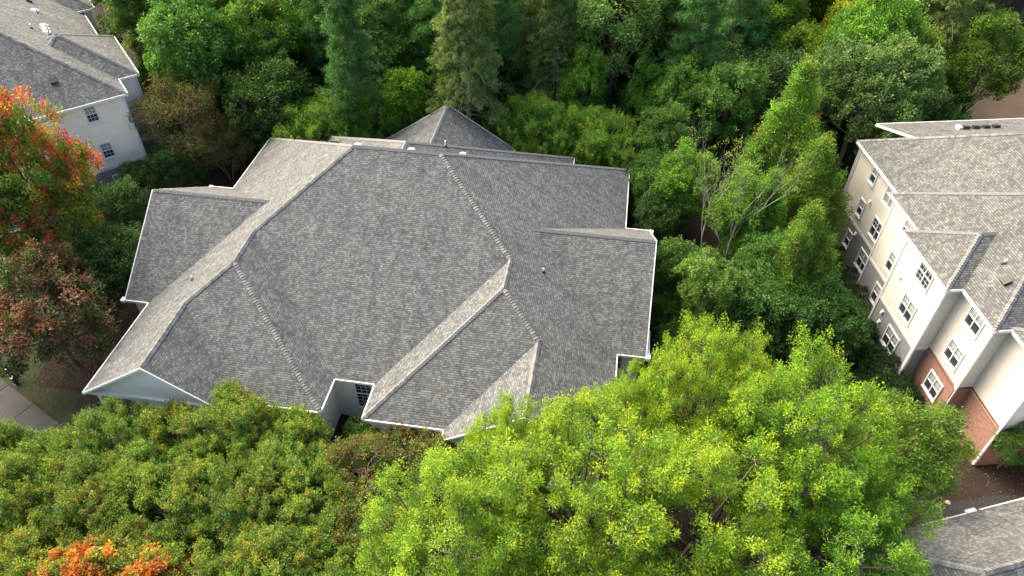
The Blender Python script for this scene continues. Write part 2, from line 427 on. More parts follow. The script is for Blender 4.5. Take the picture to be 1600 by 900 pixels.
# pavement at the lower left, in cast slabs, its right edge seen beside the lawn
def slabs():
    a, b = at(-60, 545), at(100, 668); d = (b - a).normalized(); q = Vector((d.y, -d.x, 0)); w = 3.4; L = (b - a).length + 6
    base = tag(MB().hexa([a - d * 3, a - d * 3 + q * w, a + d * L + q * w, a + d * L,
                *[p + Vector((0, 0, .05)) for p in (a - d * 3, a - d * 3 + q * w, a + d * L + q * w, a + d * L)]]).build('pavement', 'asphalt'), kind='structure')
    n = 7; e = (L + 3) / n
    sm = MB().hexa([(0.02, 0, 0), (0.02, -w + .04, 0), (e - .02, -w + .04, 0), (e - .02, 0, 0), (0.03, -.01, .05), (0.03, -w + .05, .05), (e - .03, -w + .05, .05), (e - .03, -.01, .05)][0:4][::-1] +
                   [(0.03, -.01, .05), (0.03, -w + .05, .05), (e - .03, -w + .05, .05), (e - .03, -.01, .05)][::-1]).mesh('slab', 'path')
    rz = math.atan2(d.y, d.x)
    for i in range(n):
        p = a - d * 3 + d * (i * e); link('slab', sm, base, (p.x, p.y, .051), (0, 0, rz))
slabs()
# dark path between the right building and the lower right roof
pa = [at(1430, 815), at(1450, 796), at(1500, 783), at(1560, 773), at(1610, 776), at(1700, 760), at(1700, 880), at(1430, 860)]
tag(MB().quad(*[(p.x, p.y, .012) for p in pa]).build('path', 'asphalt'), kind='structure')

# ================================================================== CLUBHOUSE (low hipped building in the middle)
TH = R(8.93); U3 = Vector((math.cos(TH), -math.sin(TH), 0)); V3 = Vector((math.sin(TH), math.cos(TH), 0))
def wld(u, v, z=0.0): return U3 * u + V3 * v + Vector((0, 0, z))
club = empty('clubhouse', wld(-15, 42), -TH, 'low pale-sided clubhouse under the wide grey shingle hip roof in the middle', 'building')
def c(u, v, z): return (u + 15, v - 42, z)
E0 = 4.5
def C_(lst): return [c(*p) for p in lst]
A = (-32.1, 56.19, E0); D = (2.1, 56.19, E0); B = (-17.98, 42.42, 13.68); Cc = (-11.66, 42.42, 13.68)
L1 = (-24, 36.55, 9.765); L2 = (-24, 33.3, 9.765); L3 = (-26.8, 30.74, 7.945); L4 = (-26.8, 25.0, 7.945)
GL = (-32.1, 25.0, E0); GR = (-22.4, 25.0, E0); G1 = (-22.4, 25.9, E0); E3 = (-16.3, 25.9, E0); N1 = (-16.3, 28.66, E0)
W1 = (-32.1, 33.46, E0); Wr = (-24.72, 40.665, 9.3); W2 = (-32.1, 47.87, E0)
WF = (-34.0, 33.46, E0); WR = (-34.0, 40.665, 9.3); WK = (-34.0, 47.87, E0)
N2 = (-13.5, 28.66, E0); R1 = (-5.7, 36.46, 9.70); R2 = (-5.7, 33.6, 9.70); R3 = (-3.05, 30.95, 7.935)
E4 = (-13.5, 25.8, E0); H1 = (-8.2, 25.8, E0); H2 = (-8.2, 25.0, E0); R5 = (-3.05, 25.0, 7.935); RR = (2.1, 25.0, E0)
X1 = (2.1, 33.75, E0); Xr = (-4.83, 40.675, 9.12); X2 = (2.1, 47.6, E0)
XF = (4.05, 33.75, E0); XR = (4.05, 40.675, 9.12); XK = (4.05, 47.6, E0)
main = [
    [GL, L4, L3, L2, L1, B, A, W2, Wr, W1],
    [L1, N1, N2, R1, Cc, B],
    [Cc, R1, R2, R3, R5, RR, X1, Xr, X2, D], [A, B, Cc, D],
    [WF, W1, Wr, WR], [WR, Wr, W2, WK],
    [L4, GR, G1, L3], [L3, G1, E3, L2], [L2, E3, N1, L1],
    [N2, E4, R2, R1], [E4, H1, R3, R2], [H1, H2, R5, R3],
    [X1, XF, XR, Xr], [Xr, XR, XK, X2]]
build_roof(club, [C_(p) for p in main], 'shingle')
rear2 = [[(-27, 57.3, E0), (-15, 45.3, 12.5), (-3, 57.3, E0)], [(-27, 57.3, E0), (-27, 50, E0), (-15, 42.9, 12.5), (-15, 45.3, 12.5)], [(-3, 57.3, E0), (-15, 45.3, 12.5), (-15, 42.9, 12.5), (-3, 50, E0)]]
build_roof(club, [C_(p) for p in rear2], 'shingle')
rear3 = [[(-21, 57.9, E0), (-14.85, 57.9, 8.6), (-14.85, 50.5, 8.6), (-21, 50.5, E0)], [(-14.85, 57.9, 8.6), (-8.7, 57.9, E0), (-8.7, 50.5, E0), (-14.85, 50.5, 8.6)]]
build_roof(club, [C_(p) for p in rear3], 'shingle')
segs = [(B, L1, .42), (L1, L2, .66), (L2, L3, .42), (L3, L4, .70), (L2, E3, .42), (Cc, R1, .42), (R1, R2, .66), (R2, R3, .42), (R3, R5, .66), (R2, E4, .42),
        (Xr, XR, .66), (Wr, WR, .66), (B, Cc, .66), (A, B, .42), (D, Cc, .42),
        ((-14.85, 57.9, 8.6), (-14.85, 51.2, 8.6), .66), ((-27, 57.3, E0), (-15, 45.3, 12.5), .42), ((-3, 57.3, E0), (-15, 45.3, 12.5), .42), ((-15, 45.3, 12.5), (-15, 44.2, 12.5), .66)]
caps(club, [(c(*a), c(*b), k) for a, b, k in segs])
def cs(a, b, z0, z1, m='pale', **k): return siding(club, (a[0] + 15, a[1] - 42), (b[0] + 15, b[1] - 42), z0, z1, m, **k)
for a, b in [((-31.6, 55.7), (-31.6, 47.4)), ((-31.6, 47.4), (-33.6, 47.4)), ((-33.6, 47.4), (-33.6, 33.9)), ((-33.6, 33.9), (-31.6, 33.9)), ((-31.6, 33.9), (-31.6, 27.6)),
             ((-31.6, 27.6), (-22.0, 27.6)), ((-22.0, 26.35), (-16.75, 26.35)), ((-16.75, 26.35), (-16.75, 29.1)), ((-16.75, 29.1), (-13.05, 29.1)), ((-13.05, 29.1), (-13.05, 26.25)),
             ((-13.05, 26.25), (-7.8, 26.25)), ((-7.8, 25.5), (1.65, 25.5)), ((1.65, 25.5), (1.65, 34.2)), ((1.65, 34.2), (3.65, 34.2)), ((3.65, 34.2), (3.65, 47.1)), ((3.65, 47.1), (1.65, 47.1)), ((1.65, 47.1), (1.65, 55.7)),
             ((1.65, 55.7), (-3.4, 55.7)), ((-3.4, 56.8), (-26.6, 56.8)), ((-26.6, 55.7), (-31.6, 55.7))]:
    cs(a, b, 0, 4.42)
# gable triangles
def pedi(a, b, zr, ls, rs, ov, m='pale', name='gable_wall', zb=4.6):
    L = (Vector(b) - Vector(a)).length
    siding(club, (a[0] + 15, a[1] - 42), (b[0] + 15, b[1] - 42), zb, zr - .12, m, prof=lambda z: (max(0, (z - E0 + .12) / ls + ov), min(L, L - (z - E0 + .12) / rs - ov)), name=name)
pedi((-32.1, 25.38), (-22.4, 25.38), 7.945, .65, .784, 0)
pedi((-8.2, 25.38), (2.1, 25.38), 7.935, .667, .667, 0)
pedi((-33.58, 47.87), (-33.58, 33.46), 9.3, .667, .667, 0)
pedi((3.63, 33.75), (3.63, 47.6), 9.12, .667, .667, 0)
def cb(p, q, s, name, m='white'):                       # axis box between two local corners
    p, q = Vector(c(*p)), Vector(c(*q)); return MB().box((p + q) / 2, tuple(abs(x) for x in (q - p))).build(name, m, club)
cb((-31.9, 25.1, 4.24), (-22.6, 25.44, 4.56), 0, 'cornice'); cb((-31.6, 25.44, 4.30), (-22.7, 27.5, 4.36), 0, 'porch_ceiling')
for u in (-31.2, -28.2, -25.4, -22.9):
    o = cb((u - .15, 25.15, .0), (u + .15, 25.42, 4.24), 0, 'porch_column')
for u in (-30.0, -27.0, -24.2): window(club, c(u, 27.57, 2.3), 0, 1.6, 1.9, 2, (2, 3), upblind=False)
cb((-8.0, 25.1, 4.24), (1.9, 25.4, 4.56), 0, 'cornice')
# the recess with the tall gridded window
window(club, c(-14.0, 29.08, 2.75), 0, 2.6, 3.1, 2, (3, 4), upblind=False)
o = MB().hexa([c(-16.1, 29.0, 0), c(-15.85, 29.0, 0), c(-15.85, 29.1, 0), c(-16.1, 29.1, 0), c(-16.1, 29.0, 4.0), c(-15.85, 29.0, 4.15), c(-15.85, 29.1, 4.15), c(-16.1, 29.1, 4.0)]).build('pilaster', 'white', club)
MB().tube([c(-15.97, 29.0, 3.9), c(-15.85, 29.0, 4.2), c(-15.5, 29.0, 4.36), c(-15.1, 29.0, 4.41)], .07, 6).build('arch_trim', 'white', club)
for p in ((-16.75, 26.35), (-31.6, 27.6), (3.65, 34.2), (-13.05, 26.25), (-33.6, 33.9), (-33.6, 47.4)): board(club, c(*p, 0), c(*p, 4.4))
downspout(club, [c(-16.9, 26.2, 4.35), c(-16.95, 26.1, 4.1), c(-16.95, 26.1, .1)])
downspout(club, [c(-32.2, 33.3, 4.5), c(-32.0, 33.6, 4.2), c(-31.85, 33.7, 3.9), c(-31.85, 33.7, .2)])
window(club, c(2.25, 34.12, 3.3), 0, .8, 1.5, 1, (2, 3), upblind=False)
# cornice returns at the wing ends
for u0, v0 in ((-34.35, 33.3), (-34.35, 47.6), (4.05, 33.6), (4.05, 47.3)): cb((u0, v0, 4.28), (u0 + .32, v0 + .42, 4.52), 0, 'cornice_return')
cb((4.05, 33.6, 4.36), (4.32, 36.3, 4.5), 0, 'gutter')
def kz(v): return E0 + .667 * (56.19 - v)
for u, v in ((-18.0, 43.25), (-14.0, 43.3), (-10.4, 44.1)): turtle_vent(club, c(u, v, kz(v) + .05), math.pi, R(33.7))
for i, u in enumerate((-26.6, -25.2, -24.2, -22.6, -20.9)):
    v = 56.19 - (u + 32.1) * .975 + .45
    MB().box((0, 0, .1), (.55 if i else .9, .5, .2)).build('roof_vent', 'dark', club, c(u, v, kz(v)), (-R(33.7), 0, 0))['label'] = 'small black box vent'
def onroof(px, py, kind, cc, k, ze, root, loc):         # a point of a roof plane under a photo pixel, in clubhouse axes
    n = {'L': -k * U3 + Vector((0, 0, 1)), 'R': k * U3 + Vector((0, 0, 1)), 'F': -k * V3 + Vector((0, 0, 1))}[kind]
    p0 = (cc * (V3 if kind == 'F' else U3)) + Vector((0, 0, ze)); p = at_plane(px, py, p0, n); return c(p.dot(U3), p.dot(V3), p.z)
pipe_vent(club, onroof(301, 437, 'L', -32.1, .65, E0, 0, 0)); pipe_vent(club, onroof(849, 425, 'R', 2.1, .667, E0, 0, 0))
pipe_vent(club, c(-12.6, 47.6, 10.9), .5)

# ================================================================== RIGHT APARTMENT BUILDING
ang = R(4.0); ro = Vector((28.32, 51.22, 0))
rb = empty('apartment_building', ro, ang, 'three storey cream and grey block with stepped eaves and brick corner, right edge', 'building')
ZR = 10.0; rsegs = []
for bx in ((0, 21, -19, 0), (-.55, 21.4, -21.2, -7.15), (-1.65, 7, -17.55, -11.5), (.55, 9, -24.6, -21.05), (5.5, 22, -42, -20.9)):
    pl, sg = boxhip(bx[0], bx[1], bx[2], bx[3], ZR); build_roof(rb, pl, 'shingle_right'); rsegs += sg
shed = [[(3.0, 2.9, 9.7), (22, 2.9, 9.7), (22, -3.0, 11.9), (3.0, -3.0, 11.9)]]
build_roof(rb, shed, 'shingle_right')
rsegs = [s for s in rsegs if s[0][0] < 12]
caps(rb, rsegs, 220)
def slot(n_, u_, v_, z_): MB().box((0, 0, .1), (.5, .42, .22)).build('roof_vent', 'dark', rb, (u_, v_, z_), (-R(20), 0, 0))['label'] = 'small black box vent'
for i in range(4): slot(i, 8.6 + i * .85, -.2 + .0 * i, 10.9)
MB().box((8.0, -.2, 11.0), (.3, .5, .3)).build('roof_vent', 'galv', rb)
ov = .4
secs = [(0, -7.3, -.3), (-.55, -11.5 - ov, -7.15), (-1.65, -17.55, -11.5), (-.55, -21.2, -17.55 - .0), (.55, -41.6, -21.2)]
def rs(a, b, z0, z1, m, **k): return siding(rb, a, b, z0, z1, m, **k)
ZB = 3.95
walls = []
for i, (u, va, vb) in enumerate(secs):
    uw = u + ov; v0 = {0: -7.5, 1: -11.85, 2: -17.15, 3: -20.8, 4: -24.2}[i]; v1 = {0: -.4, 1: -7.5, 2: -11.85, 3: -17.15, 4: -20.8}[i]
    brick = i >= 3
    if brick: brickwall(rb, (uw, v1), (uw, v0), 0, 3.85)
    else: rs((uw, v1), (uw, v0), 0, ZB, 'grey')
    rs((uw, v1), (uw, v0), ZB + (.12 if brick else 0), ZR - .12, 'cream', exp=.22)
    if not brick: bandboard(rb, (uw, v1), (uw, v0), ZB)
    # returns
    if i < 4:
        un = secs[i + 1][0] + ov
        if un > uw: # step back towards the viewer: wall faces the viewer
            if i >= 3: brickwall(rb, (uw, v0), (un, v0), 0, 3.85)
            else: rs((uw, v0), (un, v0), 0, ZB, 'grey'); bandboard(rb, (uw, v0), (un, v0), ZB)
            rs((uw, v0), (un, v0), ZB + (.12 if i >= 3 else 0), ZR - .12, 'cream')
        else:
            rs((uw, v0), (un, v0), 0, ZB, 'grey'); rs((uw, v0), (un, v0), ZB, ZR - .12, 'cream')
    if i in (0, 1): board(rb, (un, v0 + .0, .05), (un, v0, ZR - .15), .16)
board(rb, (.4, -.4, .05), (.4, -.4, ZR - .15), .16); rs((14, -.4), (.4, -.4), 0, ZB, 'grey'); rs((14, -.4), (.4, -.4), ZB, ZR - .12, 'cream')
board(rb, (-1.25, -17.15, .05), (-1.25, -17.15, ZR - .15), .2); board(rb, (-.15, -20.8, 3.9), (-.15, -20.8, ZR - .15), .2)
downspout(rb, [(-.3, -20.95, ZR - .1), (-.25, -20.95, 9.6), (-.25, -20.98, .1)]); downspout(rb, [(-1.4, -17.3, ZR - .1), (-1.35, -17.3, 9.6), (-1.35, -17.3, .1)])
downspout(rb, [(.2, -.3, ZR - .1), (.3, -.25, 9.6), (.3, -.25, .1)])
board(rb, (.95, -24.2, 4.1), (.95, -24.2, ZR - .15), .2); board(rb, (.93, -24.22, .1), (.93, -24.22, 4.1), .14)
brickwall(rb, (.95, -24.2), (6.0, -24.2), 0, 3.85); rs((.95, -24.2), (6.0, -24.2), ZB + .12, ZR - .12, 'pale'); rs((6.0, -24.2), (6.0, -40), 0, ZR - .1, 'pale')
ZC = (2.35, 5.65, 8.85)
for zi, z in enumerate(ZC):
    window(rb, (.38, -3.25, z), -math.pi / 2, .95, 1.55, 1, (2, 2), lowgrid=False)
    window(rb, (.38, -6.2, z), -math.pi / 2, 1.7, 1.75, 2, (2, 2), lowgrid=False, lowblind=zi == 2, upblind=zi != 1)
    window(rb, (-.17, -10.35, z), -math.pi / 2, 1.7, 1.75, 2, (2, 2), lowgrid=False)
    window(rb, (-1.27, -14.9, z), -math.pi / 2, 1.7, 1.75, 2, (2, 2), lowgrid=zi == 2, upblind=zi < 2)
    window(rb, (-.17 - (.07 if zi == 0 else 0), -19.25, z), -math.pi / 2, 1.6, 1.7, 2, (2, 2), lowgrid=False)
for v in (-25.0,):
    pass
for px, py, u in ((1361, 315, .4), (1338, 365, .4), (1408, 433, -1.25), (1380, 487, -1.25), (1375, 502, -1.25), (1541, 555, .95)):
    Ur = Vector((math.cos(ang), math.sin(ang), 0)); Vr = Vector((-math.sin(ang), math.cos(ang), 0))
    p = at_plane(px, py, ro + Ur * u, Ur) - ro; wall_vent(rb, (u - .02, p.dot(Vr), p.z), -math.pi / 2)
for px, py in ((1492, 659), (1503, 677)):
    p = at_plane(px, py, ro + Ur * .88, Ur) - ro; MB().box((-.12, 0, 0), (.22, .3, .45)).build('meter_box', 'galv', rb, (.88, p.dot(Vr), p.z))
def on_right(px, py, u0, z0=ZR, k=.667):
    n = -k * Ur + Vector((0, 0, 1)); p = at_plane(px, py, ro + Ur * u0 + Vector((0, 0, z0)), n) - ro; return (p.dot(Ur), p.dot(Vr), p.z)
pipe_vent(rb, on_right(1569, 411, -.55), .35); q = on_right(1572, 440, -.55)
MB().box((0, 0, .09), (.5, .55, .2)).build('roof_vent', 'dark', rb, q, (0, -R(33.7), 0))['label'] = 'small black box vent'

# ================================================================== LEFT APARTMENT BUILDING
angl = R(34.6); lo = Vector((-33.86, 58.48, 0)); ZL = 10.3
lb = empty('apartment_building', lo, angl, 'cream sided apartment block behind the red maple in the upper left corner', 'building')
Ul = Vector((math.cos(angl), math.sin(angl), 0)); Vl = Vector((-math.sin(angl), math.cos(angl), 0))
k = .667
mainL = [[(0, 0, ZL), (-13, 13, ZL + 13 * k), (-26, 0, ZL)],
         [(0, 0, ZL), (0, 13, ZL), (.6, 13, ZL - .6 * k), (.6, 34, ZL - .6 * k), (-13, 34, ZL + 13 * k), (-13, 13, ZL + 13 * k)],
         [(-26, 0, ZL), (-13, 13, ZL + 13 * k), (-13, 34, ZL + 13 * k), (-26, 34, ZL)]]
build_roof(lb, mainL)
lsegs = [((0, 0, ZL), (-13, 13, ZL + 13 * k), .42), ((-13, 13, ZL + 13 * k), (-13, 30, ZL + 13 * k), .66)]
for v0, v1 in ((3.25, 12.97), (21.3, 31.0)):
    pl, sg = boxhip(-8, 1.8, v0, v1, ZL - .01); build_roof(lb, pl[:4], 'shingle')
    lsegs += [s for s in sg if s[0][0] > -1 or s[1][0] > -6]
caps(lb, lsegs, 260)
def ls(a, b, z0, z1, m, **kk): return siding(lb, a, b, z0, z1, m, **kk)
ZG = 3.65
for a, b in (((-25.6, .45), (-.45, .45)), ((-.45, .45), (-.45, 3.7)), ((-.45, 3.7), (1.35, 3.7)), ((1.35, 3.7), (1.35, 12.5)), ((1.35, 12.5), (-.1, 12.5)), ((.15, 12.5), (.15, 21.8)), ((.15, 21.8), (1.35, 21.8)), ((1.35, 21.8), (1.35, 30.5))):
    ls(a, b, 0, ZG, 'grey', exp=.15); ls(a, b, ZG, ZL - .12, 'cream_shade_lift', exp=.25); bandboard(lb, a, b, ZG, .3)
for p in ((-.45, .45), (1.35, 3.7)): board(lb, (*p, .05), (*p, ZL - .15), .17)
downspout(lb, [(1.5, 3.5, ZL - .2), (1.5, 3.55, .1)])
for u in (-3.35, -8.6, -14.2):
    for z in (2.05, 5.45, 9.15): window(lb, (u, .43, z), 0, 1.12, 1.6, 1, (3, 2))
p = at_plane(131, 226, lo + Vl * .45, Vl) - lo; wall_vent(lb, (p.dot(Ul), .45, p.z), 0)
def on_left(px, py, kind, h=0):
    n = (k * Ul if kind == 'R' else -k * Vl) + Vector((0, 0, 1)); q = at_plane(px, py, lo + Vector((0, 0, ZL)), n) - lo; return (q.dot(Ul), q.dot(Vl), q.z + h)
for px, py in ((54, 17), (68, 41), (70, 46), (72, 51)): turtle_vent(lb, on_left(px, py, 'R', .02), R(60), R(8))
pipe_vent(lb, on_left(49, 44, 'R'), .4); MB().box((0, 0, .09), (.6, .5, .2)).build('roof_vent', 'dark', lb, on_left(84, 127, 'F'), (R(33.7), 0, 0))['label'] = 'small black box vent'
MB().box((0, 0, .09), (.5, .5, .2)).build('roof_vent', 'dark', lb, on_left(45, 2, 'R'), (0, R(33.7), 0))['label'] = 'small black box vent'
# low entrance roof on posts seen through the maple
pl, sg = boxhip(-17.5, -12.0, -4.2, .3, 3.3, .35); build_roof(lb, pl, 'shingle')
for u in (-17.1, -14.8, -12.4): cbx = MB().box((u, -3.8, 1.6), (.26, .26, 3.2)).build('porch_post', 'white', lb)
pl, sg = boxhip(-7.2, -3.6, -1.8, .3, 1.5, .3); build_roof(lb, pl, 'shingle')
MB().box((-5.4, -.7, .7), (3.2, 1.9, 1.4)).build('annex_wall', 'grey', lb)

# ================================================================== LOWER RIGHT ROOF
angf = R(14.0); fo = at(1445, 820, 4.5); fo = Vector((fo.x, fo.y, 0))
fb = empty('low_building', fo, angf, 'low building showing only its grey shingle roof and white gutter, lower right corner', 'building')
pl, sg = boxhip(-4.5, 26, -7.8, 0, 4.5); build_roof(fb, pl, 'shingle_right')
pl2 = [[(3.4, .02, 4.52), (7.9, -4.48, 7.52), (7.9, -16, 7.52), (3.4, -16, 4.52)], [(3.4, .02, 4.52), (12.4, .02, 4.52), (7.9, -4.48, 7.52)], [(12.4, .02, 4.52), (12.4, -16, 4.52), (7.9, -16, 7.52), (7.9, -4.48, 7.52)]]
build_roof(fb, pl2, 'shingle_right')
caps(fb, sg[:5] + [((3.4, .02, 4.52), (7.9, -4.48, 7.52), .42), ((7.9, -4.48, 7.52), (7.9, -12, 7.52), .66)], 280)
for a, b in (((25.6, -.45), (-4.05, -.45)), ((-4.05, -.45), (-4.05, -7.35)), ((-4.05, -7.35), (25.6, -7.35))): siding(fb, a, b, 0, 4.4, 'pale')
MB().box((3.05, .12, 4.48), (.65, .22, .16)).build('gutter_outlet', 'white', fb)

# ================================================================== FOLIAGE
def norm(a): return a / np.maximum(np.linalg.norm(a, axis=-1, keepdims=True), 1e-6)
def sph(rng, n, up=0.0):
    d = norm(rng.normal(size=(n, 3))); d[:, 2] += up; return norm(d)
def leaves_mesh(name, P, T, Nn, L, W, C, rng):
    """one small folded quad per leaf; P base, T tip direction, Nn normal, L/W size, C colour"""
    n = len(P); S = norm(np.cross(T, Nn)); L = L[:, None]; W = W[:, None]; Nn = norm(np.cross(S, T))
    v = np.stack([P, P + T * L * .45 + S * W * .5 + Nn * W * .12, P + T * L - Nn * L * .12, P + T * L * .45 - S * W * .5 + Nn * W * .12], 1).reshape(-1, 3).astype(np.float32)
    me = bpy.data.meshes.new(name); me.vertices.add(4 * n); me.vertices.foreach_set('co', v.ravel())
    me.loops.add(4 * n); me.loops.foreach_set('vertex_index', np.arange(4 * n, dtype=np.int32))
    me.polygons.add(n); me.polygons.foreach_set('loop_start', np.arange(0, 4 * n, 4, dtype=np.int32)); me.polygons.foreach_set('loop_total', np.full(n, 4, dtype=np.int32))
    me.update(calc_edges=True)
    at_ = me.color_attributes.new('leafcol', 'FLOAT_COLOR', 'POINT')
    c4 = np.ones((n, 4), np.float32); c4[:, :3] = C; at_.data.foreach_set('color', np.repeat(c4, 4, 0).ravel())
    me.materials.append(M['leaf']); return me
def clumps_to_leaves(rng, cp, ax, cc, nleaf, cl, cr, ls, lw, up=.5, droop=0.0, cvar=.16, tipcol=None):
    """cp clump centres, ax clump axes, cc clump colours; leaves scattered in an ellipsoid along each axis"""
    m = len(cp); n = m * nleaf; idx = np.repeat(np.arange(m), nleaf)
    q = norm(rng.normal(size=(n, 3))) * (rng.random((n, 1)) ** .45)
    a = ax[idx]; s = norm(np.cross(a, sph(rng, n))); b = np.cross(a, s)
    scl = rng.uniform(.7, 1.25, m)[idx][:, None]
    tt = q[:, 2:3]; taper = 1.0 - .45 * np.clip(tt, 0, 1)
    P = cp[idx] + (a * tt * cl + (s * q[:, :1] + b * q[:, 1:2]) * cr * taper) * scl
    T = norm(a * .55 + (s * q[:, :1] + b * q[:, 1:2]) * .9 + rng.normal(size=(n, 3)) * .45 - np.array([0, 0, droop]))
    Nn = norm(rng.normal(size=(n, 3)) * .55 + np.array([0, 0, up]) + a * .25)
    C = cc[idx] * (1 + rng.normal(size=(n, 1)) * cvar) * (1 + rng.normal(size=(n, 3)) * .05)
    if tipcol is not None:
        f = np.clip(tt * .8 + .1, 0, 1) * rng.random((n, 1)); C = C * (1 - f) + np.array(tipcol) * f
    return P, T, Nn, ls * rng.uniform(.7, 1.3, n), lw * rng.uniform(.75, 1.25, n), np.clip(C, .004, .8)
def pick(rng, n, pal):
    w_ = np.array([p[0] for p in pal], float); c_ = np.array([p[1] for p in pal]) * np.array([1.12, 1.25, 1.1]); return c_[rng.choice(len(pal), n, p=w_ / w_.sum())]
def crown_lobed(seed, R0, z0, z1, nlobe, nclump, nleaf, ls, lw, pal, cl=.75, cr=.45, lobe=.42, upb=.35, axis_up=.7, droop=0, flat=1.0, heightcol=None, tipcol=None, jag=1.0, fill=.75):
    """lobed broad crown: limbs carry lobes, lobes carry leaf clumps; returns leaves and limb segments"""
    rng = np.random.default_rng(seed); zc = z0 + (z1 - z0) * .45; rz = (z1 - z0) * .5
    i = np.arange(nlobe) + .5; ph = np.arccos(1 - 1.55 * i / nlobe); th = math.pi * (1 + 5 ** .5) * i + rng.uniform(0, 6)
    d = np.stack([np.cos(th) * np.sin(ph), np.sin(th) * np.sin(ph), np.cos(ph)], 1); d = norm(d + rng.normal(size=d.shape) * .16)
    k_ = rng.uniform(.48, .48 + .3 * jag, (nlobe, 1)); lc = d * np.array([R0, R0, rz]) * k_ + np.array([0, 0, zc]); lr = lobe * R0 * rng.uniform(.65, 1.15, nlobe)
    li = np.repeat(np.arange(nlobe), nclump); n = len(li)
    dd = norm(sph(rng, n) * .9 + d[li] * .45 + np.array([0, 0, upb]))
    cp = lc[li] + dd * lr[li][:, None] * (rng.random((n, 1)) ** .5 * (1 - fill) + fill + rng.normal(size=(n, 1)) * .1) * np.array([1, 1, flat])
    ax = norm(dd + np.array([0, 0, axis_up]) + rng.normal(size=(n, 3)) * .25)
    cc = pick(rng, n, pal) * (1 + rng.normal(size=(n, 1)) * .12) * (1 + rng.normal(size=(nlobe, 1)) * .10)[li]
    if heightcol:
        f = np.clip((cp[:, 2] - z0) / (z1 - z0) + rng.normal(size=n) * .16, 0, 1); sel = rng.random(n) < np.interp(f, [p[0] for p in heightcol[0]], [p[1] for p in heightcol[0]])
        lobesel = rng.random(nlobe)[li] < .8; sel &= lobesel; cc[sel] = pick(rng, int(sel.sum()), heightcol[1])
    args = clumps_to_leaves(rng, cp, ax, cc, nleaf, cl, cr, ls, lw, .5, droop, tipcol=tipcol)
    limbs = []
    for j in range(nlobe):
        zb = max(z0 * .8, zc - rz * .9 + rng.uniform(0, .9) * rz); zb = min(zb, lc[j, 2] - .3)
        a = np.array([0, 0, zb]); m_ = (a + lc[j]) / 2 + rng.normal(size=3) * .25; r_ = .035 * R0 * .55
        limbs.append(([a, m_, lc[j]], [r_, r_ * .7, r_ * .35]))
        for t_ in rng.choice(nclump, min(nclump, 9), replace=False): e = cp[j * nclump + t_]; limbs.append(([lc[j], (lc[j] + e) / 2 + rng.normal(size=3) * .1, e], [r_ * .35, r_ * .22, .012]))
    return args, limbs, zc
def crown_cone(seed, R0, z0, z1, n, nleaf, ls, lw, pal, pw=.75, cl=.8, cr=.32, axis_up=1.6, bulge=.25, tipcol=None):
    """columnar evergreen: upright sprays over a tapering envelope"""
    rng = np.random.default_rng(seed); t = rng.random(n) ** .85; th = rng.uniform(0, 2 * math.pi, n)
    rr = R0 * (1 - t) ** pw * (1 + bulge * np.sin(3 * th + 9 * t + rng.uniform(0, 6)) * .6 + rng.normal(size=n) * .10) * rng.uniform(.72, 1.05, n) + .05
    cp = np.stack([np.cos(th) * rr, np.sin(th) * rr, z0 + (z1 - z0) * t], 1)
    ax = norm(np.stack([np.cos(th), np.sin(th), np.full(n, axis_up)], 1) + rng.normal(size=(n, 3)) * .22)
    cc = pick(rng, n, pal) * (1 + rng.normal(size=(n, 1)) * .14)
    args = clumps_to_leaves(rng, cp, ax, cc, nleaf, cl, cr, ls, lw, .3, 0, tipcol=tipcol)
    limbs = [([np.array([0, 0, z0 + (z1 - z0) * f]), cp[j] * .5 + np.array([0, 0, (z0 + (z1 - z0) * f) * .5]), cp[j]], [.05, .03, .012]) for j in range(0, n, max(1, n // 40)) for f in [max(0, t[j] - .12)]]
    return args, limbs, z0 + (z1 - z0) * .8
def crown_leaders(seed, R0, z0, z1, lead, n, nleaf, ls, lw, pal, pw, **kw):
    """an old cedar: one main cone with lower leaders pressed round it, ragged outline"""
    rng = np.random.default_rng(seed); parts, limbs = [], []
    for j in range(lead + 1):
        if j == 0: off, rr, top, m_ = np.zeros(2), R0 * .62, z1, int(n * .34)
        else:
            a = 2.4 * j + rng.normal() * .3; off = np.array([math.cos(a), math.sin(a)]) * R0 * rng.uniform(.38, .66); rr = R0 * rng.uniform(.34, .5); top = z0 + (z1 - z0) * rng.uniform(.45, .9); m_ = int(n * .66 / lead)
        (P, T, Nn, L, W, C), lb_, _ = crown_cone(seed * 50 + j, rr, z0 + rng.uniform(0, .15) * (top - z0), top, m_, nleaf, ls, lw, pal, pw, **kw)
        P = P + np.array([off[0], off[1], 0]); C = C * rng.uniform(.82, 1.15); parts.append((P, T, Nn, L, W, C)); limbs += [([q + np.array([off[0], off[1], 0]) * f for q, f in zip(p, (.6, .9, 1))], r) for p, r in lb_]
    return tuple(np.concatenate([p[i] for p in parts]) for i in range(6)), limbs, z0 + (z1 - z0) * .8
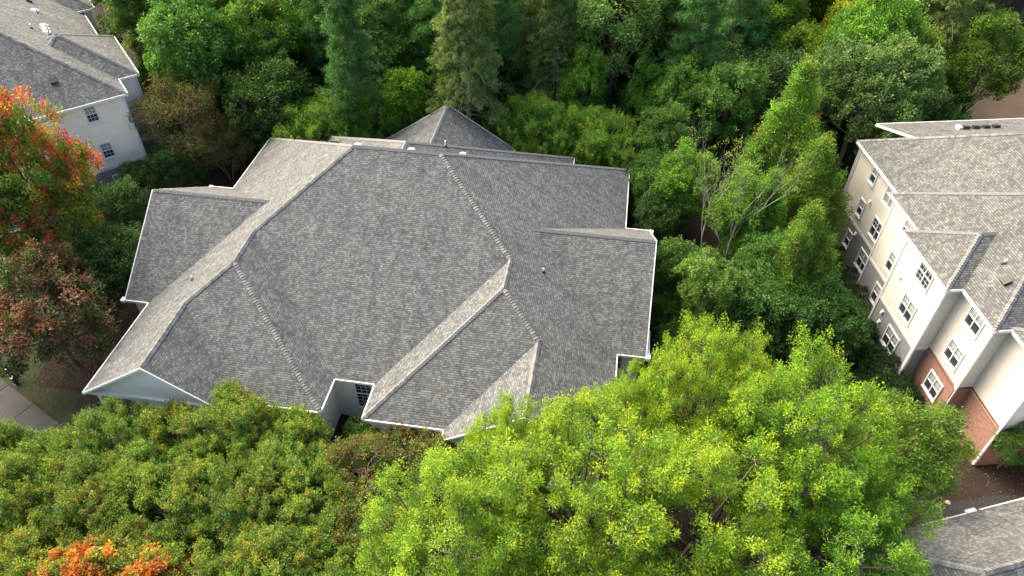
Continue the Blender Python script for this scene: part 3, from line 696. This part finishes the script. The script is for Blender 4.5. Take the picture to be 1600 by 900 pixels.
def crown_conifer(seed, R0, z0, z1, nb, tuft, nleaf, ls, lw, pal, droop=.25, pw=.7, cl=.4, cr=.28, top=.35, sway=.12, ldroop=.35):
    """whorled conifer: boughs leave the trunk, arch over and carry needle tufts"""
    rng = np.random.default_rng(seed); cps, axs, limbs = [], [], []
    for j in range(nb):
        t = (j + rng.random()) / nb; z = z0 + (z1 - z0) * t; L = R0 * ((1 - t) ** pw * (1 - top) + top * (1 - t * .6)) * rng.uniform(.6, 1.12)
        th = j * 2.4 + rng.normal() * .4; h = np.array([math.cos(th), math.sin(th), 0]); sd_ = np.array([-h[1], h[0], 0])
        up0 = rng.uniform(.05, .45) + t * .35
        f = rng.random(tuft) ** .6 * .85 + .15; off = rng.normal(size=tuft) * .20 * L * f
        zz = z + L * (up0 * f - (droop + .25) * f ** 2)
        cps.append(h * (L * f)[:, None] + sd_ * off[:, None] + np.stack([np.zeros(tuft)] * 2 + [zz - np.abs(off) * .12], 1) + rng.normal(size=(tuft, 3)) * sway)
        axs.append(np.tile(h * .8, (tuft, 1)) + sd_ * (off / max(L, .1) * 2)[:, None] + np.array([0, 0, .25 - droop]) + rng.normal(size=(tuft, 3)) * .25)
        limbs.append(([np.array([0, 0, z]), h * L * .5 + np.array([0, 0, z + L * (up0 * .5 - (droop + .25) * .25)]), h * L * .95 + np.array([0, 0, z + L * (up0 - droop - .25) * .9])], [.02 + .018 * L * .6, .02 + .01 * L * .5, .012]))
    cp = np.concatenate(cps); ax = norm(np.concatenate(axs)); cc = pick(rng, len(cp), pal) * (1 + rng.normal(size=(len(cp), 1)) * .14)
    return clumps_to_leaves(rng, cp, ax, cc, nleaf, cl, cr, ls, lw, .45, ldroop), limbs, z0 + (z1 - z0) * .97
def tube_mesh(name, paths, m, k=5):
    V, Fc, n0 = [], [], 0
    for pts, rad in paths:
        pts = np.array(pts, float); q = norm(np.gradient(pts, axis=0)); ref = np.where(np.abs(q[:, 2:3]) > .9, [[1., 0, 0]], [[0., 0, 1]]); a = norm(np.cross(q, ref)); b = np.cross(q, a)
        th = np.arange(k) * 2 * math.pi / k; r_ = np.array(rad)[:, None, None]
        ring = pts[:, None] + (a[:, None] * np.cos(th)[None, :, None] + b[:, None] * np.sin(th)[None, :, None]) * r_
        V.append(ring.reshape(-1, 3)); s = len(pts)
        i, j = np.meshgrid(np.arange(s - 1), np.arange(k), indexing='ij'); i, j = i.ravel(), j.ravel(); j2 = (j + 1) % k
        Fc.append(np.stack([i * k + j, i * k + j2, (i + 1) * k + j2, (i + 1) * k + j], 1) + n0); n0 += s * k
    V = np.concatenate(V).astype(np.float32); Fc = np.concatenate(Fc).astype(np.int32); n = len(Fc)
    me = bpy.data.meshes.new(name); me.vertices.add(len(V)); me.vertices.foreach_set('co', V.ravel()); me.loops.add(4 * n); me.loops.foreach_set('vertex_index', Fc.ravel())
    me.polygons.add(n); me.polygons.foreach_set('loop_start', np.arange(0, 4 * n, 4, dtype=np.int32)); me.polygons.foreach_set('loop_total', np.full(n, 4, dtype=np.int32)); me.update(calc_edges=True)
    me.polygons.foreach_set('use_smooth', np.ones(n, bool)); me.materials.append(M[m]); return me
def trunk_path(rng, h, r, lean=.02):
    zs = np.linspace(-.2, h, 7); p = np.stack([np.cumsum(rng.normal(size=7) * lean * h / 6), np.cumsum(rng.normal(size=7) * lean * h / 6), zs], 1); p -= [p[0, 0], p[0, 1], 0]
    return (list(p), list(np.linspace(1, .22, 7) ** .8 * r))
PRO = {}
def proto(key, res, r, H, bark='bark', stems=1, seed=0):
    args, limbs, th = res; rng = np.random.default_rng(seed + 99)
    crown = leaves_mesh('crown', *args, rng)
    trunks = []
    if stems == 1: trunks = [trunk_path(rng, th, r, .0)]
    else:
        for s in range(stems):
            a = 6.28 * s / stems; e = np.array([math.cos(a), math.sin(a), 0]) * H * .22
            trunks.append(([np.array([0, 0, -.1]) + e * .12, e * .45 + np.array([0, 0, th * .4]), e + np.array([0, 0, th * .8])], [r, r * .7, r * .3]))
    PRO[key] = (crown, tube_mesh('trunk', trunks, bark, 8), tube_mesh('branches', limbs, bark, 4), H)
def plant(key, pos, s=1.0, sz=None, rz=None, col=(1, 1, 1), name='tree', label=None, cat='tree', group=None):
    cr, tr, br, H = PRO[key]; rz = random.uniform(0, 6.28) if rz is None else rz
    o = empty(name, (pos[0], pos[1], 0), rz, label, cat, group); o.scale = (s, s, sz or s)
    a = link('crown', cr, o); a.color = (*col, 1); link('trunk', tr, o); link('branches', br, o)
    return o
ORD = ['leftmost', 'second from left', 'third from left', 'fourth from left', 'last left of the roof peak', 'first right of the roof peak', 'fourth from right', 'third from right', 'second from right', 'rightmost']
# bright yellow-green narrow-leaved oaks in front
pal_w = [(3, (.25, .355, .022)), (3, (.175, .29, .022)), (2, (.10, .21, .020)), (1.0, (.33, .40, .028)), (1.5, (.065, .15, .020))]
proto('willow_a', crown_lobed(1, 5.8, 3.0, 14.5, 64, 17, 84, .165, .055, pal_w, .80, .34, .21, .35, 1.3, .10, flat=1.9, fill=.55, tipcol=(.38, .46, .035), jag=1.6), .24, 14)
proto('willow_b', crown_lobed(2, 5.4, 3.0, 14.5, 58, 18, 84, .165, .055, pal_w, .85, .34, .22, .35, 1.4, .10, flat=1.9, fill=.5, tipcol=(.36, .46, .035), jag=1.7), .22, 14)
pal_o = [(3, (.13, .22, .030)), (3, (.085, .16, .028)), (1, (.20, .28, .035))]
proto('green_small', crown_lobed(3, 3.4, 2.0, 9.5, 20, 28, 50, .20, .07, pal_o, .6, .36, .36, .4, .9, .1), .16, 9.5)
# crape myrtles: many fine upright shoots, leaves turning olive and rust
pal_c = [(5, (.10, .19, .030)), (3.5, (.16, .22, .032)), (2.6, (.24, .27, .036)), (.35, (.26, .20, .04)), (1.6, (.07, .15, .03)), (.12, (.18, .09, .035))]
proto('myrtle_a', crown_lobed(4, 3.4, 1.6, 6.9, 40, 30, 58, .112, .056, pal_c, .62, .19, .27, .6, 2.0, 0, fill=.6, jag=1.2), .07, 6.6, 'bark_pale', 5)
proto('myrtle_b', crown_lobed(5, 3.2, 1.6, 6.8, 38, 30, 58, .112, .056, pal_c, .62, .19, .28, .6, 2.0, 0, fill=.6, jag=1.2), .07, 6.4, 'bark_pale', 5)
pal_cb = [(3, (.13, .12, .032)), (2, (.16, .095, .04)), (3.5, (.08, .13, .028)), (1, (.19, .17, .035))]
proto('myrtle_rust', crown_lobed(6, 2.6, 1.4, 5.6, 16, 28, 38, .13, .07, pal_cb, .42, .26, .38, .4, 1.1, 0, fill=.6), .06, 5.6, 'bark_pale', 4)
# maples
pal_m = [(3, (.085, .16, .026)), (2, (.16, .20, .03)), (1, (.28, .22, .03))]
hot = [(3, (.40, .10, .055)), (3, (.42, .15, .055)), (1.5, (.40, .07, .065)), (2.5, (.36, .24, .05)), (2, (.20, .22, .04))]
proto('maple_red', crown_lobed(7, 4.6, 2.0, 12.5, 36, 27, 52, .19, .13, pal_m, .6, .40, .36, .3, .8, 0, heightcol=([(0, .04), (.4, .22), (.6, .60), (.8, .97)], [(4, (.40, .085, .055)), (3, (.42, .13, .055)), (2, (.40, .06, .065)), (1.2, (.34, .22, .05)), (2, (.16, .20, .04))])), .16, 12.5, 'bark')
pal_b = [(5, (.05, .09, .028)), (2, (.13, .06, .045)), (1, (.17, .08, .055)), (3, (.08, .10, .03))]
proto('maple_plum', crown_lobed(8, 4.6, 1.6, 8.5, 26, 26, 50, .18, .12, pal_b, .55, .40, .36, .3, .8, 0, heightcol=([(0, .1), (.5, .45), (1, .7)], [(3, (.17, .075, .055)), (2, (.23, .12, .085)), (1, (.12, .045, .04))])), .16, 8.5)
proto('maple_orange', crown_lobed(9, 2.4, 2.2, 9.0, 15, 24, 50, .17, .12, [(2, (.44, .14, .035)), (2, (.42, .20, .045)), (1, (.36, .08, .04)), (2, (.15, .18, .03))], .45, .3, .38, .4, .9), .13, 9)
# broadleaf woodland kinds
proto('oak_silver', crown_lobed(10, 5.8, 3.0, 14, 30, 30, 50, .24, .12, [(3, (.14, .225, .075)), (3, (.10, .18, .055)), (1.5, (.22, .30, .12)), (1, (.065, .13, .035))], .7, .42, .34, .4, .8), .26, 14)
proto('broad_a', crown_lobed(11, 4.4, 5.0, 16, 24, 24, 40, .27, .15, [(3, (.095, .19, .036)), (3, (.07, .15, .032)), (1, (.14, .24, .042))], .7, .42, .36, .4, .6), .22, 16)
proto('broad_b', crown_lobed(12, 4.0, 4.0, 17, 26, 22, 40, .26, .14, [(3, (.085, .17, .042)), (3, (.065, .135, .036)), (1, (.12, .21, .055))], .8, .42, .34, .5, .9, jag=1.3), .22, 17)
proto('broad_dark', crown_lobed(13, 3.8, 1.5, 10, 34, 18, 40, .20, .12, [(3, (.035, .080, .022)), (3, (.048, .105, .026)), (1, (.07, .14, .03))], .6, .42, .38, .3, .5), .18, 10)
proto('bright', crown_lobed(14, 4.0, 3.0, 15, 24, 26, 44, .22, .13, [(3, (.115, .24, .030)), (2, (.085, .18, .028)), (2, (.16, .29, .035))], .8, .42, .36, .5, 1.0), .2, 15)
proto('golden', crown_lobed(15, 3.6, 4.0, 15, 20, 24, 44, .24, .14, [(3, (.42, .40, .03)), (2, (.30, .34, .03)), (1, (.16, .24, .03))], .7, .42, .38, .4, .8), .2, 15)
# conifers
proto('pine_a', crown_conifer(20, 4.2, 4, 22, 110, 11, 34, .30, .055, [(3, (.085, .17, .045)), (3, (.065, .14, .04)), (1, (.12, .20, .05))], .10, .6, .38, .30, .45), .2, 22)
proto('pine_b', crown_conifer(21, 3.8, 4, 20, 105, 11, 34, .30, .055, [(3, (.065, .17, .055)), (3, (.05, .14, .045)), (1, (.10, .21, .055))], -.05, .6, .36, .30, .45, ldroop=.0), .2, 20)
proto('hemlock', crown_conifer(22, 5.4, 3, 21, 140, 16, 30, .27, .06, [(3, (.15, .21, .07)), (3, (.12, .18, .055)), (1.3, (.20, .25, .09))], .42, .75, .40, .22, .35, ldroop=.8), .24, 21, 'bark_pale')
proto('cedar_a', crown_leaders(23, 3.4, .6, 13, 9, 1450, 50, .17, .06, [(4, (.14, .27, .036)), (3, (.10, .21, .03)), (1.5, (.20, .33, .04)), (.6, (.20, .13, .04))], .70), .16, 13)
proto('cedar_b', crown_leaders(24, 3.2, .5, 10, 8, 1200, 50, .17, .06, [(4, (.15, .25, .032)), (3, (.105, .20, .03)), (1.5, (.22, .32, .04)), (1.0, (.22, .15, .045))], .62), .14, 10)
proto('shrub', crown_lobed(25, 1.6, .1, 2.4, 12, 18, 40, .13, .075, [(3, (.022, .050, .016)), (3, (.032, .068, .020)), (.6, (.05, .09, .025))], .3, .25, .42, .3, .5), .05, 2.4, 'bark', 3)
proto('sparse_rust', crown_lobed(26, 3.8, 2.0, 9.5, 26, 22, 26, .15, .08, [(3, (.13, .105, .032)), (2, (.15, .085, .035)), (3, (.07, .10, .028))], .7, .45, .34, .5, 1.1), .08, 9.5, 'bark', 4)

def bare_tree(key, seed, H, R0, nleaf=2):
    rng = np.random.default_rng(seed); paths = []; tips = []
    def grow(p, d, L, r, dep):
        n = 4; pts = [p]; rad = [r]
        for i in range(n):
            d = norm(d + rng.normal(size=3) * .10 + np.array([0, 0, .05])); p = p + d * L / n; pts.append(p); rad.append(r * (1 - .5 * (i + 1) / n))
            if dep < 4 and i >= 1:
                for _ in range(1 if dep else 2):
                    s = norm(d + norm(rng.normal(size=3)) * .55 + np.array([0, 0, .18])); grow(p, s, L * rng.uniform(.5, .75), rad[-1] * .65, dep + 1)
        paths.append((pts, rad))
        if dep >= 3: tips.append((p, d))
    grow(np.array([0., 0, -.1]), np.array([0.03, 0, 1.]), H * .62, .12, 0)
    cp = np.array([t[0] for t in tips]); ax = norm(np.array([t[1] for t in tips])); sel = rng.random(len(cp)) < .5; cp, ax = cp[sel], ax[sel]
    cc = pick(rng, len(cp), [(2, (.16, .22, .03)), (1, (.1, .16, .03))])
    args = clumps_to_leaves(rng, cp, ax, cc, nleaf, .3, .25, .17, .09, .5)
    PRO[key] = (leaves_mesh('crown', *args, rng), tube_mesh('trunk', [([np.array([0, 0, -.1]), np.array([0, 0, .3]), np.array([0.0, 0, .8])], [.22, .19, .17])], 'bark_pale', 8), tube_mesh('branches', paths, 'bark_pale', 5), H)
bare_tree('bare', 31, 12.5, 3, 8)

# ------------------------------------------------------------------ trees one by one
PLACED = []
def tr(key, px, py, zc, s, label, name='tree', cat='tree', sz=None, col=(1, 1, 1), group=None, rz=None):
    p = at(px, py, zc); PLACED.append((p.x, p.y, 3.2 * s)); return plant(key, p, s, sz, rz, col, name, label, cat, group)
# front yellow-green oaks
tr('willow_a', 905, 790, 9, 1.0, 'tallest yellow-green leafy tree in front of the clubhouse, right of its lower middle', 'oak_tree')
tr('willow_b', 705, 850, 8, .86, 'yellow-green tree at the bottom edge beside the crape myrtle mass, leftmost of its kind', 'oak_tree', col=(.9, .95, 1))
tr('willow_b', 1085, 840, 8, .95, 'yellow-green tree cut by the bottom edge, middle of the row', 'oak_tree')
tr('willow_a', 1110, 628, 9, .72, 'upright yellow-green tree just below the right wing corner of the clubhouse', 'oak_tree', sz=.95)
tr('willow_a', 1243, 695, 9, .88, 'broad yellow-green tree between clubhouse and brick corner of the right block', 'oak_tree', sz=1.0, col=(.86, .97, 1))
tr('willow_b', 1290, 850, 7, .84, 'green-leaved tree reaching over the lower right roof', 'oak_tree', col=(.66, .86, 1))
tr('willow_b', 800, 700, 8, .52, 'small yellow-green tree tip standing against the front roof valley', 'oak_tree', sz=.75)
tr('green_small', 1418, 700, 5.5, .95, 'darker green tree beside the brick wall of the right block', 'tree')
tr('green_small', 1385, 800, 5, .62, 'low green tree at the left end of the lower right roof', 'tree', col=(.8, .9, 1))
tr('willow_b', 985, 640, 8, .5, 'small yellow-green tree hiding the front eave corner of the right wing', 'oak_tree', sz=.72, col=(.9, .97, 1))
# crape myrtles in front
mg = 'crape myrtles massed in front of the clubhouse'
ml = ['green and rust crape myrtle in the dense planting below the front gable', 'olive crape myrtle in the dense planting along the front']
rows = {'back row under the clubhouse eave': [(20, 722, .8), (85, 728, .9), (170, 698, .95), (270, 690, .95), (370, 680, .98), (448, 692, .85)],
        'second row from the clubhouse': [(-40, 735, 1.0), (120, 755, .9), (220, 745, .9), (330, 740, .9), (440, 745, .9)],
        'middle row of the hedge': [(30, 790, 1.05), (150, 795, 1.0), (265, 800, 1.05), (380, 800, 1.0), (480, 800, .95)],
        'front row at the bottom edge': [(-50, 870, 1), (70, 900, 1), (200, 905, .95), (320, 900, 1), (430, 900, 1), (530, 890, .9)],
        'row just below the picture edge': [(120, 990, 1), (260, 1000, 1), (400, 1000, 1), (520, 990, 1)]}
nth = ['leftmost', 'second from left', 'third from left', 'fourth from left', 'fifth from left', 'sixth from left']
i = 0
for rn, lst in rows.items():
    for q_, (x, y, s) in enumerate(lst):
        i += 1; g = random.uniform(.82, 1.18)
        tr('myrtle_a' if i % 2 else 'myrtle_b', x, y, 4.2, s, 'green crape myrtle, %s in the %s' % (nth[q_], rn), 'crape_myrtle', 'tree', col=(g * random.uniform(.9, 1.18), g, g), group=mg)
rl = ['rusty brown crape myrtle right below the tall gridded window', 'rusty crape myrtle under the front gutter, left of the yellow-green oaks', 'dull rust crape myrtle between green myrtles and the leftmost yellow-green oak', 'rusty crape myrtle half hidden at the front eave corner', 'dark rust crape myrtle at the bottom between myrtles and oaks']
for l, (x, y, s) in zip(rl, [(570, 735, 1), (655, 715, .9), (560, 830, 1.0), (730, 705, .8), (600, 900, 1.0)]): tr('myrtle_rust', x, y, 3.4, s, l, 'crape_myrtle')
tr('shrub', 572, 705, .7, 1.0, 'low bush in the recess under the tall gridded window', 'shrub', 'shrub', sz=1.3, col=(2, 2, 1.4)); tr('shrub', 600, 700, .9, 1.4, 'low bush under the front gutter right of the recess', 'shrub', 'shrub', col=(2.2, 1.9, 1.4))
# crape myrtles behind the clubhouse
for i, (x, y, s) in enumerate([(485, 203, 1.05), (530, 193, 1.15), (580, 186, 1.15), (628, 180, 1.1), (668, 178, .85), (785, 198, .95), (832, 200, 1.12), (885, 207, 1.12), (935, 219, 1.1), (985, 236, 1.0)]):
    tr('myrtle_b' if i % 2 else 'myrtle_a', x, y, 4.9, s, 'crape myrtle close behind the clubhouse roof, %s in that row' % ORD[i], 'crape_myrtle', col=(1.05, 1.25, 1.1), group='crape myrtles behind the clubhouse')
tr('broad_dark', 1030, 290, 4, .75, 'low green tree at the right rear corner of the clubhouse roof', col=(1.5, 1.5, 1.2)); tr('broad_dark', 1028, 345, 3, .6, 'small dark tree beside the right eave, behind the right wing')
# left side
tr('maple_red', 66, 330, 7.5, 1.02, 'maple with orange-red top and green lower crown in front of the left block', 'maple_tree', sz=1.42)
tr('maple_plum', 75, 500, 4.6, 1.12, 'wide plum and dark green maple at the left edge beside the lawn', 'maple_tree')
tr('maple_orange', 120, 905, 6.0, .95, 'bright orange maple at the bottom left, left of two crowns', 'maple_tree'); tr('maple_orange', 225, 915, 6.0, .9, 'bright orange maple at the bottom left, right of two crowns', 'maple_tree', rz=2.2)
tr('broad_dark', 178, 400, 5, .8, 'dark green tree between the red maple and the left wing roof'); tr('broad_dark', 190, 330, 4, .7, 'dark green tree close to the left wing ridge end'); tr('broad_dark', 150, 450, 4, .7, 'dark tree half hidden behind the plum maple')
tr('broad_dark', 275, 275, 2.6, .62, 'low dark green bush tree right of the left block corner', col=(.9, 1, 1)); tr('broad_dark', 225, 290, 2.6, .55, 'low dark green bush tree at the foot of the left block')
tr('sparse_rust', 292, 200, 5.5, 1.15, 'thin brownish half-bare tree right of the left block', 'tree'); tr('sparse_rust', 345, 225, 4, .7, 'small thin brownish tree left of the left roof slope', 'tree')
# right group
tr('cedar_a', 1215, 262, 6.5, 1.22, 'tallest bright green columnar cedar right of the clubhouse', 'cedar_tree'); tr('cedar_a', 1190, 345, 6, .82, 'green columnar cedar left of the tallest one', 'cedar_tree', col=(.85, 1, .9))
tr('cedar_b', 1252, 325, 5.5, 1.2, 'yellowish columnar cedar next to the right block wall', 'cedar_tree'); tr('cedar_b', 1240, 415, 5, 1.05, 'lower columnar cedar with brown inner sprays beside the right block', 'cedar_tree', col=(.9, .95, 1)); tr('cedar_b', 1222, 450, 4, .95, 'lowest columnar cedar behind the yellow-green oaks', 'cedar_tree', col=(.75, .9, .9))
tr('bright', 1165, 320, 7, .72, 'fresh green broadleaf tree around the bare limbs', col=(1, .95, 1)); tr('bright', 1072, 275, 6.5, .68, 'fresh green broadleaf tree left of the bare limbs')
tr('bare', 1108, 345, 5, .85, 'mostly bare pale-limbed tree between green crowns right of the clubhouse'); tr('bare', 1140, 370, 5, .8, 'bare pale-limbed tree leaning beside the tall cedar', rz=2.6)
for l, (x, y, s, z) in zip(['dark green tree right of the right wing roof', 'dark green tree below the bare limbs', 'mid green tree behind the yellow-green oaks', 'dark tree under the bare limbs, furthest right', 'small dark tree at the right wing roof edge, under the bare limbs'],
                           [(1062, 420, .8, 4.5), (1105, 470, .95, 5), (1170, 480, .9, 5), (1190, 410, .8, 5), (1050, 480, .55, 3)]): tr('broad_b' if x in (1105, 1190) else 'broad_dark', x, y, z, s * (.62 if x in (1105, 1190) else .9), l, col=(1.2 + (x % 7) * .06, 1.3 + (x % 5) * .07, 1.05))
tr('oak_silver', 1345, 160, 7.5, 1.05, 'large grey-green oak behind the rear corner of the right block', 'oak_tree'); tr('golden', 1330, 45, 10, .95, 'golden yellow tree at the top edge above the grey-green oak')
tr('bright', 1432, 95, 9, .9, 'green tree right of the grey-green oak, behind the right block', col=(1.25, .9, 1)); tr('bright', 1520, 140, 6, 1.0, 'olive tree behind the right block roof beside the clearing', col=(.95, .8, .9))
tr('golden', 1240, 85, 9, .9, 'yellow-green tree left of the grey-green oak', col=(.5, .75, 1)); tr('oak_silver', 1225, 110, 7, .75, 'smaller grey-green oak behind the tallest cedar', 'oak_tree'); tr('broad_a', 1450, 170, 4, .6, 'low dark tree under the olive tree')
for i, (x, y, s) in enumerate([(1215, 520, .7), (1262, 505, .7), (1300, 520, .6), (1060, 545, .5), (1120, 535, .6), (1165, 540, .6)]): tr('broad_dark', x, y, 2.5, s, 'low green understory tree just above the yellow-green oaks, %s' % ['below the second cedar', 'below the brown-sprayed cedar', 'beside the shrubs of the right block', 'nearest the right wing roof', 'second from the right wing roof', 'under the dark round tree'][i], col=(1.1, 1.2, 1))
# woodland, recognisable trees
tr('hemlock', 728, 85, 12, 1.05, 'large drooping pale olive conifer behind the roof peak', 'conifer_tree'); tr('hemlock', 870, 40, 12, .85, 'drooping olive conifer at the top edge right of the largest one', 'conifer_tree', col=(.85, .95, .9))
tr('pine_b', 545, 85, 12, .95, 'dense deep green pine behind the left ridge end', 'pine_tree'); tr('golden', 622, 60, 13, .75, 'yellow-green crown on a tall thin trunk behind the main ridge', col=(.45, .75, .9))
tr('broad_a', 300, 65, 11, 1.05, 'bright mid green broadleaf tree beside the left block', col=(1, 1.15, 1.2)); tr('bright', 910, 150, 6, .62, 'narrow fresh green tree with yellow tip at the wood edge', sz=.8); tr('bright', 1022, 125, 8, .7, 'narrow light green tree in the wood behind the right roof end', col=(.8, .95, .9))
tr('pine_b', 1090, 60, 12, 1.0, 'tall soft blue-green pine above the bare-limbed tree', 'pine_tree', col=(1.15, 1.1, 1.1))
tr('broad_b', 1035, 215, 6, .6, 'mid green tree filling the wood edge right of the clubhouse rear corner', col=(1.2, 1.2, 1)); tr('broad_a', 1075, 175, 6, .75, 'round green tree at the wood edge behind the bare limbs', col=(1.1, 1.1, 1)); tr('broad_b', 1130, 180, 7, .8, 'tall green tree at the wood edge left of the tallest cedar', col=(1.15, 1.2, 1))
# woodland fill
rngf = random.Random(11); kinds = {
 'pine_a': ('pine_tree', 'dark green pine in the woodland behind the clubhouse', 'woodland pines'), 'pine_b': ('pine_tree', 'dense green pine in the woodland behind the clubhouse', 'dense woodland pines'),
 'hemlock': ('conifer_tree', 'drooping conifer deep in the woodland', 'drooping woodland conifers'), 'broad_a': ('tree', 'green broadleaf tree in the woodland', 'woodland broadleaf trees'),
 'broad_b': ('tree', 'tall green broadleaf tree in the woodland', 'tall woodland broadleaf trees'), 'broad_dark': ('tree', 'low dark tree at the woodland edge', 'low trees at the woodland edge'), 'bright': ('tree', 'fresh green tree in the woodland', 'fresh green woodland trees')}
cnt = 0
for _ in range(9000):
    y = rngf.uniform(63, 128); x = rngf.uniform(-62, 88)
    if x < -25.5 - (y - 58) * .72 or (x > 24 and y < 66) or (x > 44 and y < 92): continue
    r_ = 4.9 if y < 90 else 5.8
    if any((x - a) ** 2 + (y - b) ** 2 < max(r_, r2 * .9) ** 2 for a, b, r2 in PLACED): continue
    edge = y < 67.5
    right = (x - 5) / 40 + rngf.gauss(0, .45)
    k_ = rngf.choice(['broad_dark', 'broad_dark', 'broad_a', 'bright']) if edge else (rngf.choice(['broad_a', 'broad_b', 'broad_b', 'bright', 'pine_b']) if right > .5 else rngf.choice(['pine_a', 'pine_a', 'pine_b', 'pine_b', 'hemlock', 'broad_b', 'broad_b', 'broad_a', 'bright']))
    s = rngf.uniform(.95, 1.3); g = rngf.uniform(1.15, 1.75); nm, lb_, gp = kinds[k_]
    if k_ == 'bright': g *= .68
    plant(k_, (x, y), s, s * rngf.uniform(.85, 1.1), rngf.uniform(0, 6.28), (g * rngf.uniform(.85, 1.2), g, g * rngf.uniform(.8, 1.15)), nm, lb_, 'tree', gp); PLACED.append((x, y, 2)); cnt += 1
print('woodland trees', cnt)
us = 0; UP = []
for _ in range(5000):                                   # bushes under the trees
    y = rngf.uniform(60.5, 100); x = rngf.uniform(-44, 60)
    if x < -28 - (y - 58) * .72 or (x > 23 and y < 62) or (x > 44 and y < 90) or us >= 230: continue
    if any((x - a) ** 2 + (y - b) ** 2 < 2.6 ** 2 for a, b in UP) or any((x - a) ** 2 + (y - b) ** 2 < 1.3 ** 2 for a, b, _r in PLACED): continue
    UP.append((x, y)); us += 1; g = rngf.uniform(1.6, 2.6); s = rngf.uniform(1.1, 1.7)
    plant('shrub', (x, y), s, s * rngf.uniform(1.1, 1.9), rngf.uniform(0, 6.28), (g, g, g * .8), 'bush', 'shaded bush under the woodland trees', 'bush', 'bushes under the woodland trees')
# clipped shrubs along the right block and mounds by the left block
sl_ = 'dark round shrub at the foot of the right block'
for i, (x, y, s) in enumerate([(1308, 440, .85), (1322, 472, .9), (1318, 505, .9), (1340, 520, .9), (1340, 552, .9), (1366, 572, .9), (1292, 405, .8), (1392, 606, .8), (1412, 618, .7), (1360, 602, .9)]): tr('shrub', x, y, .8, s, sl_ + ', %s from the far end' % ['second', 'third', 'fourth', 'fifth', 'sixth', 'seventh', 'first', 'ninth', 'tenth', 'eighth'][i], 'shrub', 'shrub', group='shrubs along the right block')
tr('green_small', 1592, 690, 3, .55, 'rounded green bush by the white corner downspout at the right edge', 'shrub', 'shrub', col=(.55, .65, .9))
for x, y, s, l_ in [(245, 300, .9, 'middle'), (305, 290, .9, 'right'), (205, 280, .8, 'left')]: tr('shrub', x, y, .8, s, 'low dark shrub near the corner of the left block, %s one of three' % l_, 'shrub', 'shrub', group='shrubs by the left block')
# two garden lights by the pavement, a pale stone, fallen leaves
def bollard(p, h, r, label, tilt=0):
    o = empty('garden_light', (p.x, p.y, 0), 0, label, 'lamp'); MB().tube([(0, 0, 0), (0, 0, h - .06)], r, 14).build('post', 'bollard', o)
    MB().tube([(0, 0, h - .06), (0, 0, h), (0, 0, h + .03)], [r * 1.25, r * 1.2, r * .6], 14).build('lens', 'lens', o); MB().tube([(0, 0, 0), (0, 0, .06)], r * 1.5, 14).build('base', 'bollard', o); return o
bollard(at(27, 600), .8, .14, 'dark green bollard light with pale round top beside the left pavement')
o = empty('marker_post', at(22, 590), R(40), 'slim dark green post with a long pale face behind the bollard light', 'post')
MB().box((0, 0, .55), (.34, .10, 1.1)).build('post', 'bollard', o); MB().box((0, -.055, .72), (.24, .012, .62)).build('plate', 'lens', o); MB().box((0, 0, 1.11), (.28, .3, .03)).build('cap', 'lens', o)
b = bmesh.new(); bmesh.ops.create_icosphere(b, subdivisions=2, radius=.17)
for v_ in b.verts: v_.co *= random.uniform(.85, 1.1); v_.co.z *= .35
me = bpy.data.meshes.new('valve_cover'); b.to_mesh(me); b.free(); me.materials.append(M['bark_pale'])
tag(link('stone', me, None, at(1481, 785, .03)), 'pale flat stone on the mulch above the lower right roof', 'stone')
rl_ = np.random.default_rng(5)
def litter(name, boxes, n, pal):
    P = []
    for (x0, x1, y0, y1), f in boxes: m_ = int(n * f); P.append(np.stack([rl_.uniform(x0, x1, m_), rl_.uniform(y0, y1, m_), rl_.uniform(.03, .06, m_)], 1))
    P = np.concatenate(P); m_ = len(P); Nn = norm(rl_.normal(size=(m_, 3)) * .35 + [0, 0, 1]); T = norm(np.cross(Nn, rl_.normal(size=(m_, 3))))
    return tag(link(name, leaves_mesh(name, P, T, Nn, rl_.uniform(.06, .14, m_), rl_.uniform(.05, .1, m_), pick(rl_, m_, pal), rl_)), kind='stuff')
litter('fallen_leaves', [((-46, -28, 24, 56), .5), ((22, 38, 20, 34), .25), ((6, 18, 28, 62), .25)], 9000, [(3, (.16, .09, .04)), (2, (.22, .15, .06)), (1, (.10, .05, .03)), (.6, (.30, .24, .10))])
rg = np.random.default_rng(6); n = 60000
P = np.stack([rg.uniform(-50, -27, n), rg.uniform(24, 46, n), np.full(n, .0)], 1); T = norm(rg.normal(size=(n, 3)) * .5 + [0, 0, 1]); Nn = norm(rg.normal(size=(n, 3)))
keep = (P[:, 0] < -31.5) | (P[:, 1] < 27); ps = at(-60, 545); pe = at(100, 668); dd_ = (pe - ps).normalized()
off = (P[:, 0] - ps.x) * dd_.y - (P[:, 1] - ps.y) * dd_.x; keep &= ~((off > -.05) & (off < 3.5))
tag(link('grass', leaves_mesh('grass', P[keep], T[keep], Nn[keep], rg.uniform(.06, .13, n)[keep], np.full(int(keep.sum()), .02), pick(rg, n, [(3, (.045, .075, .018)), (2, (.06, .085, .022)), (1, (.10, .10, .035))])[keep], rg)), kind='stuff')
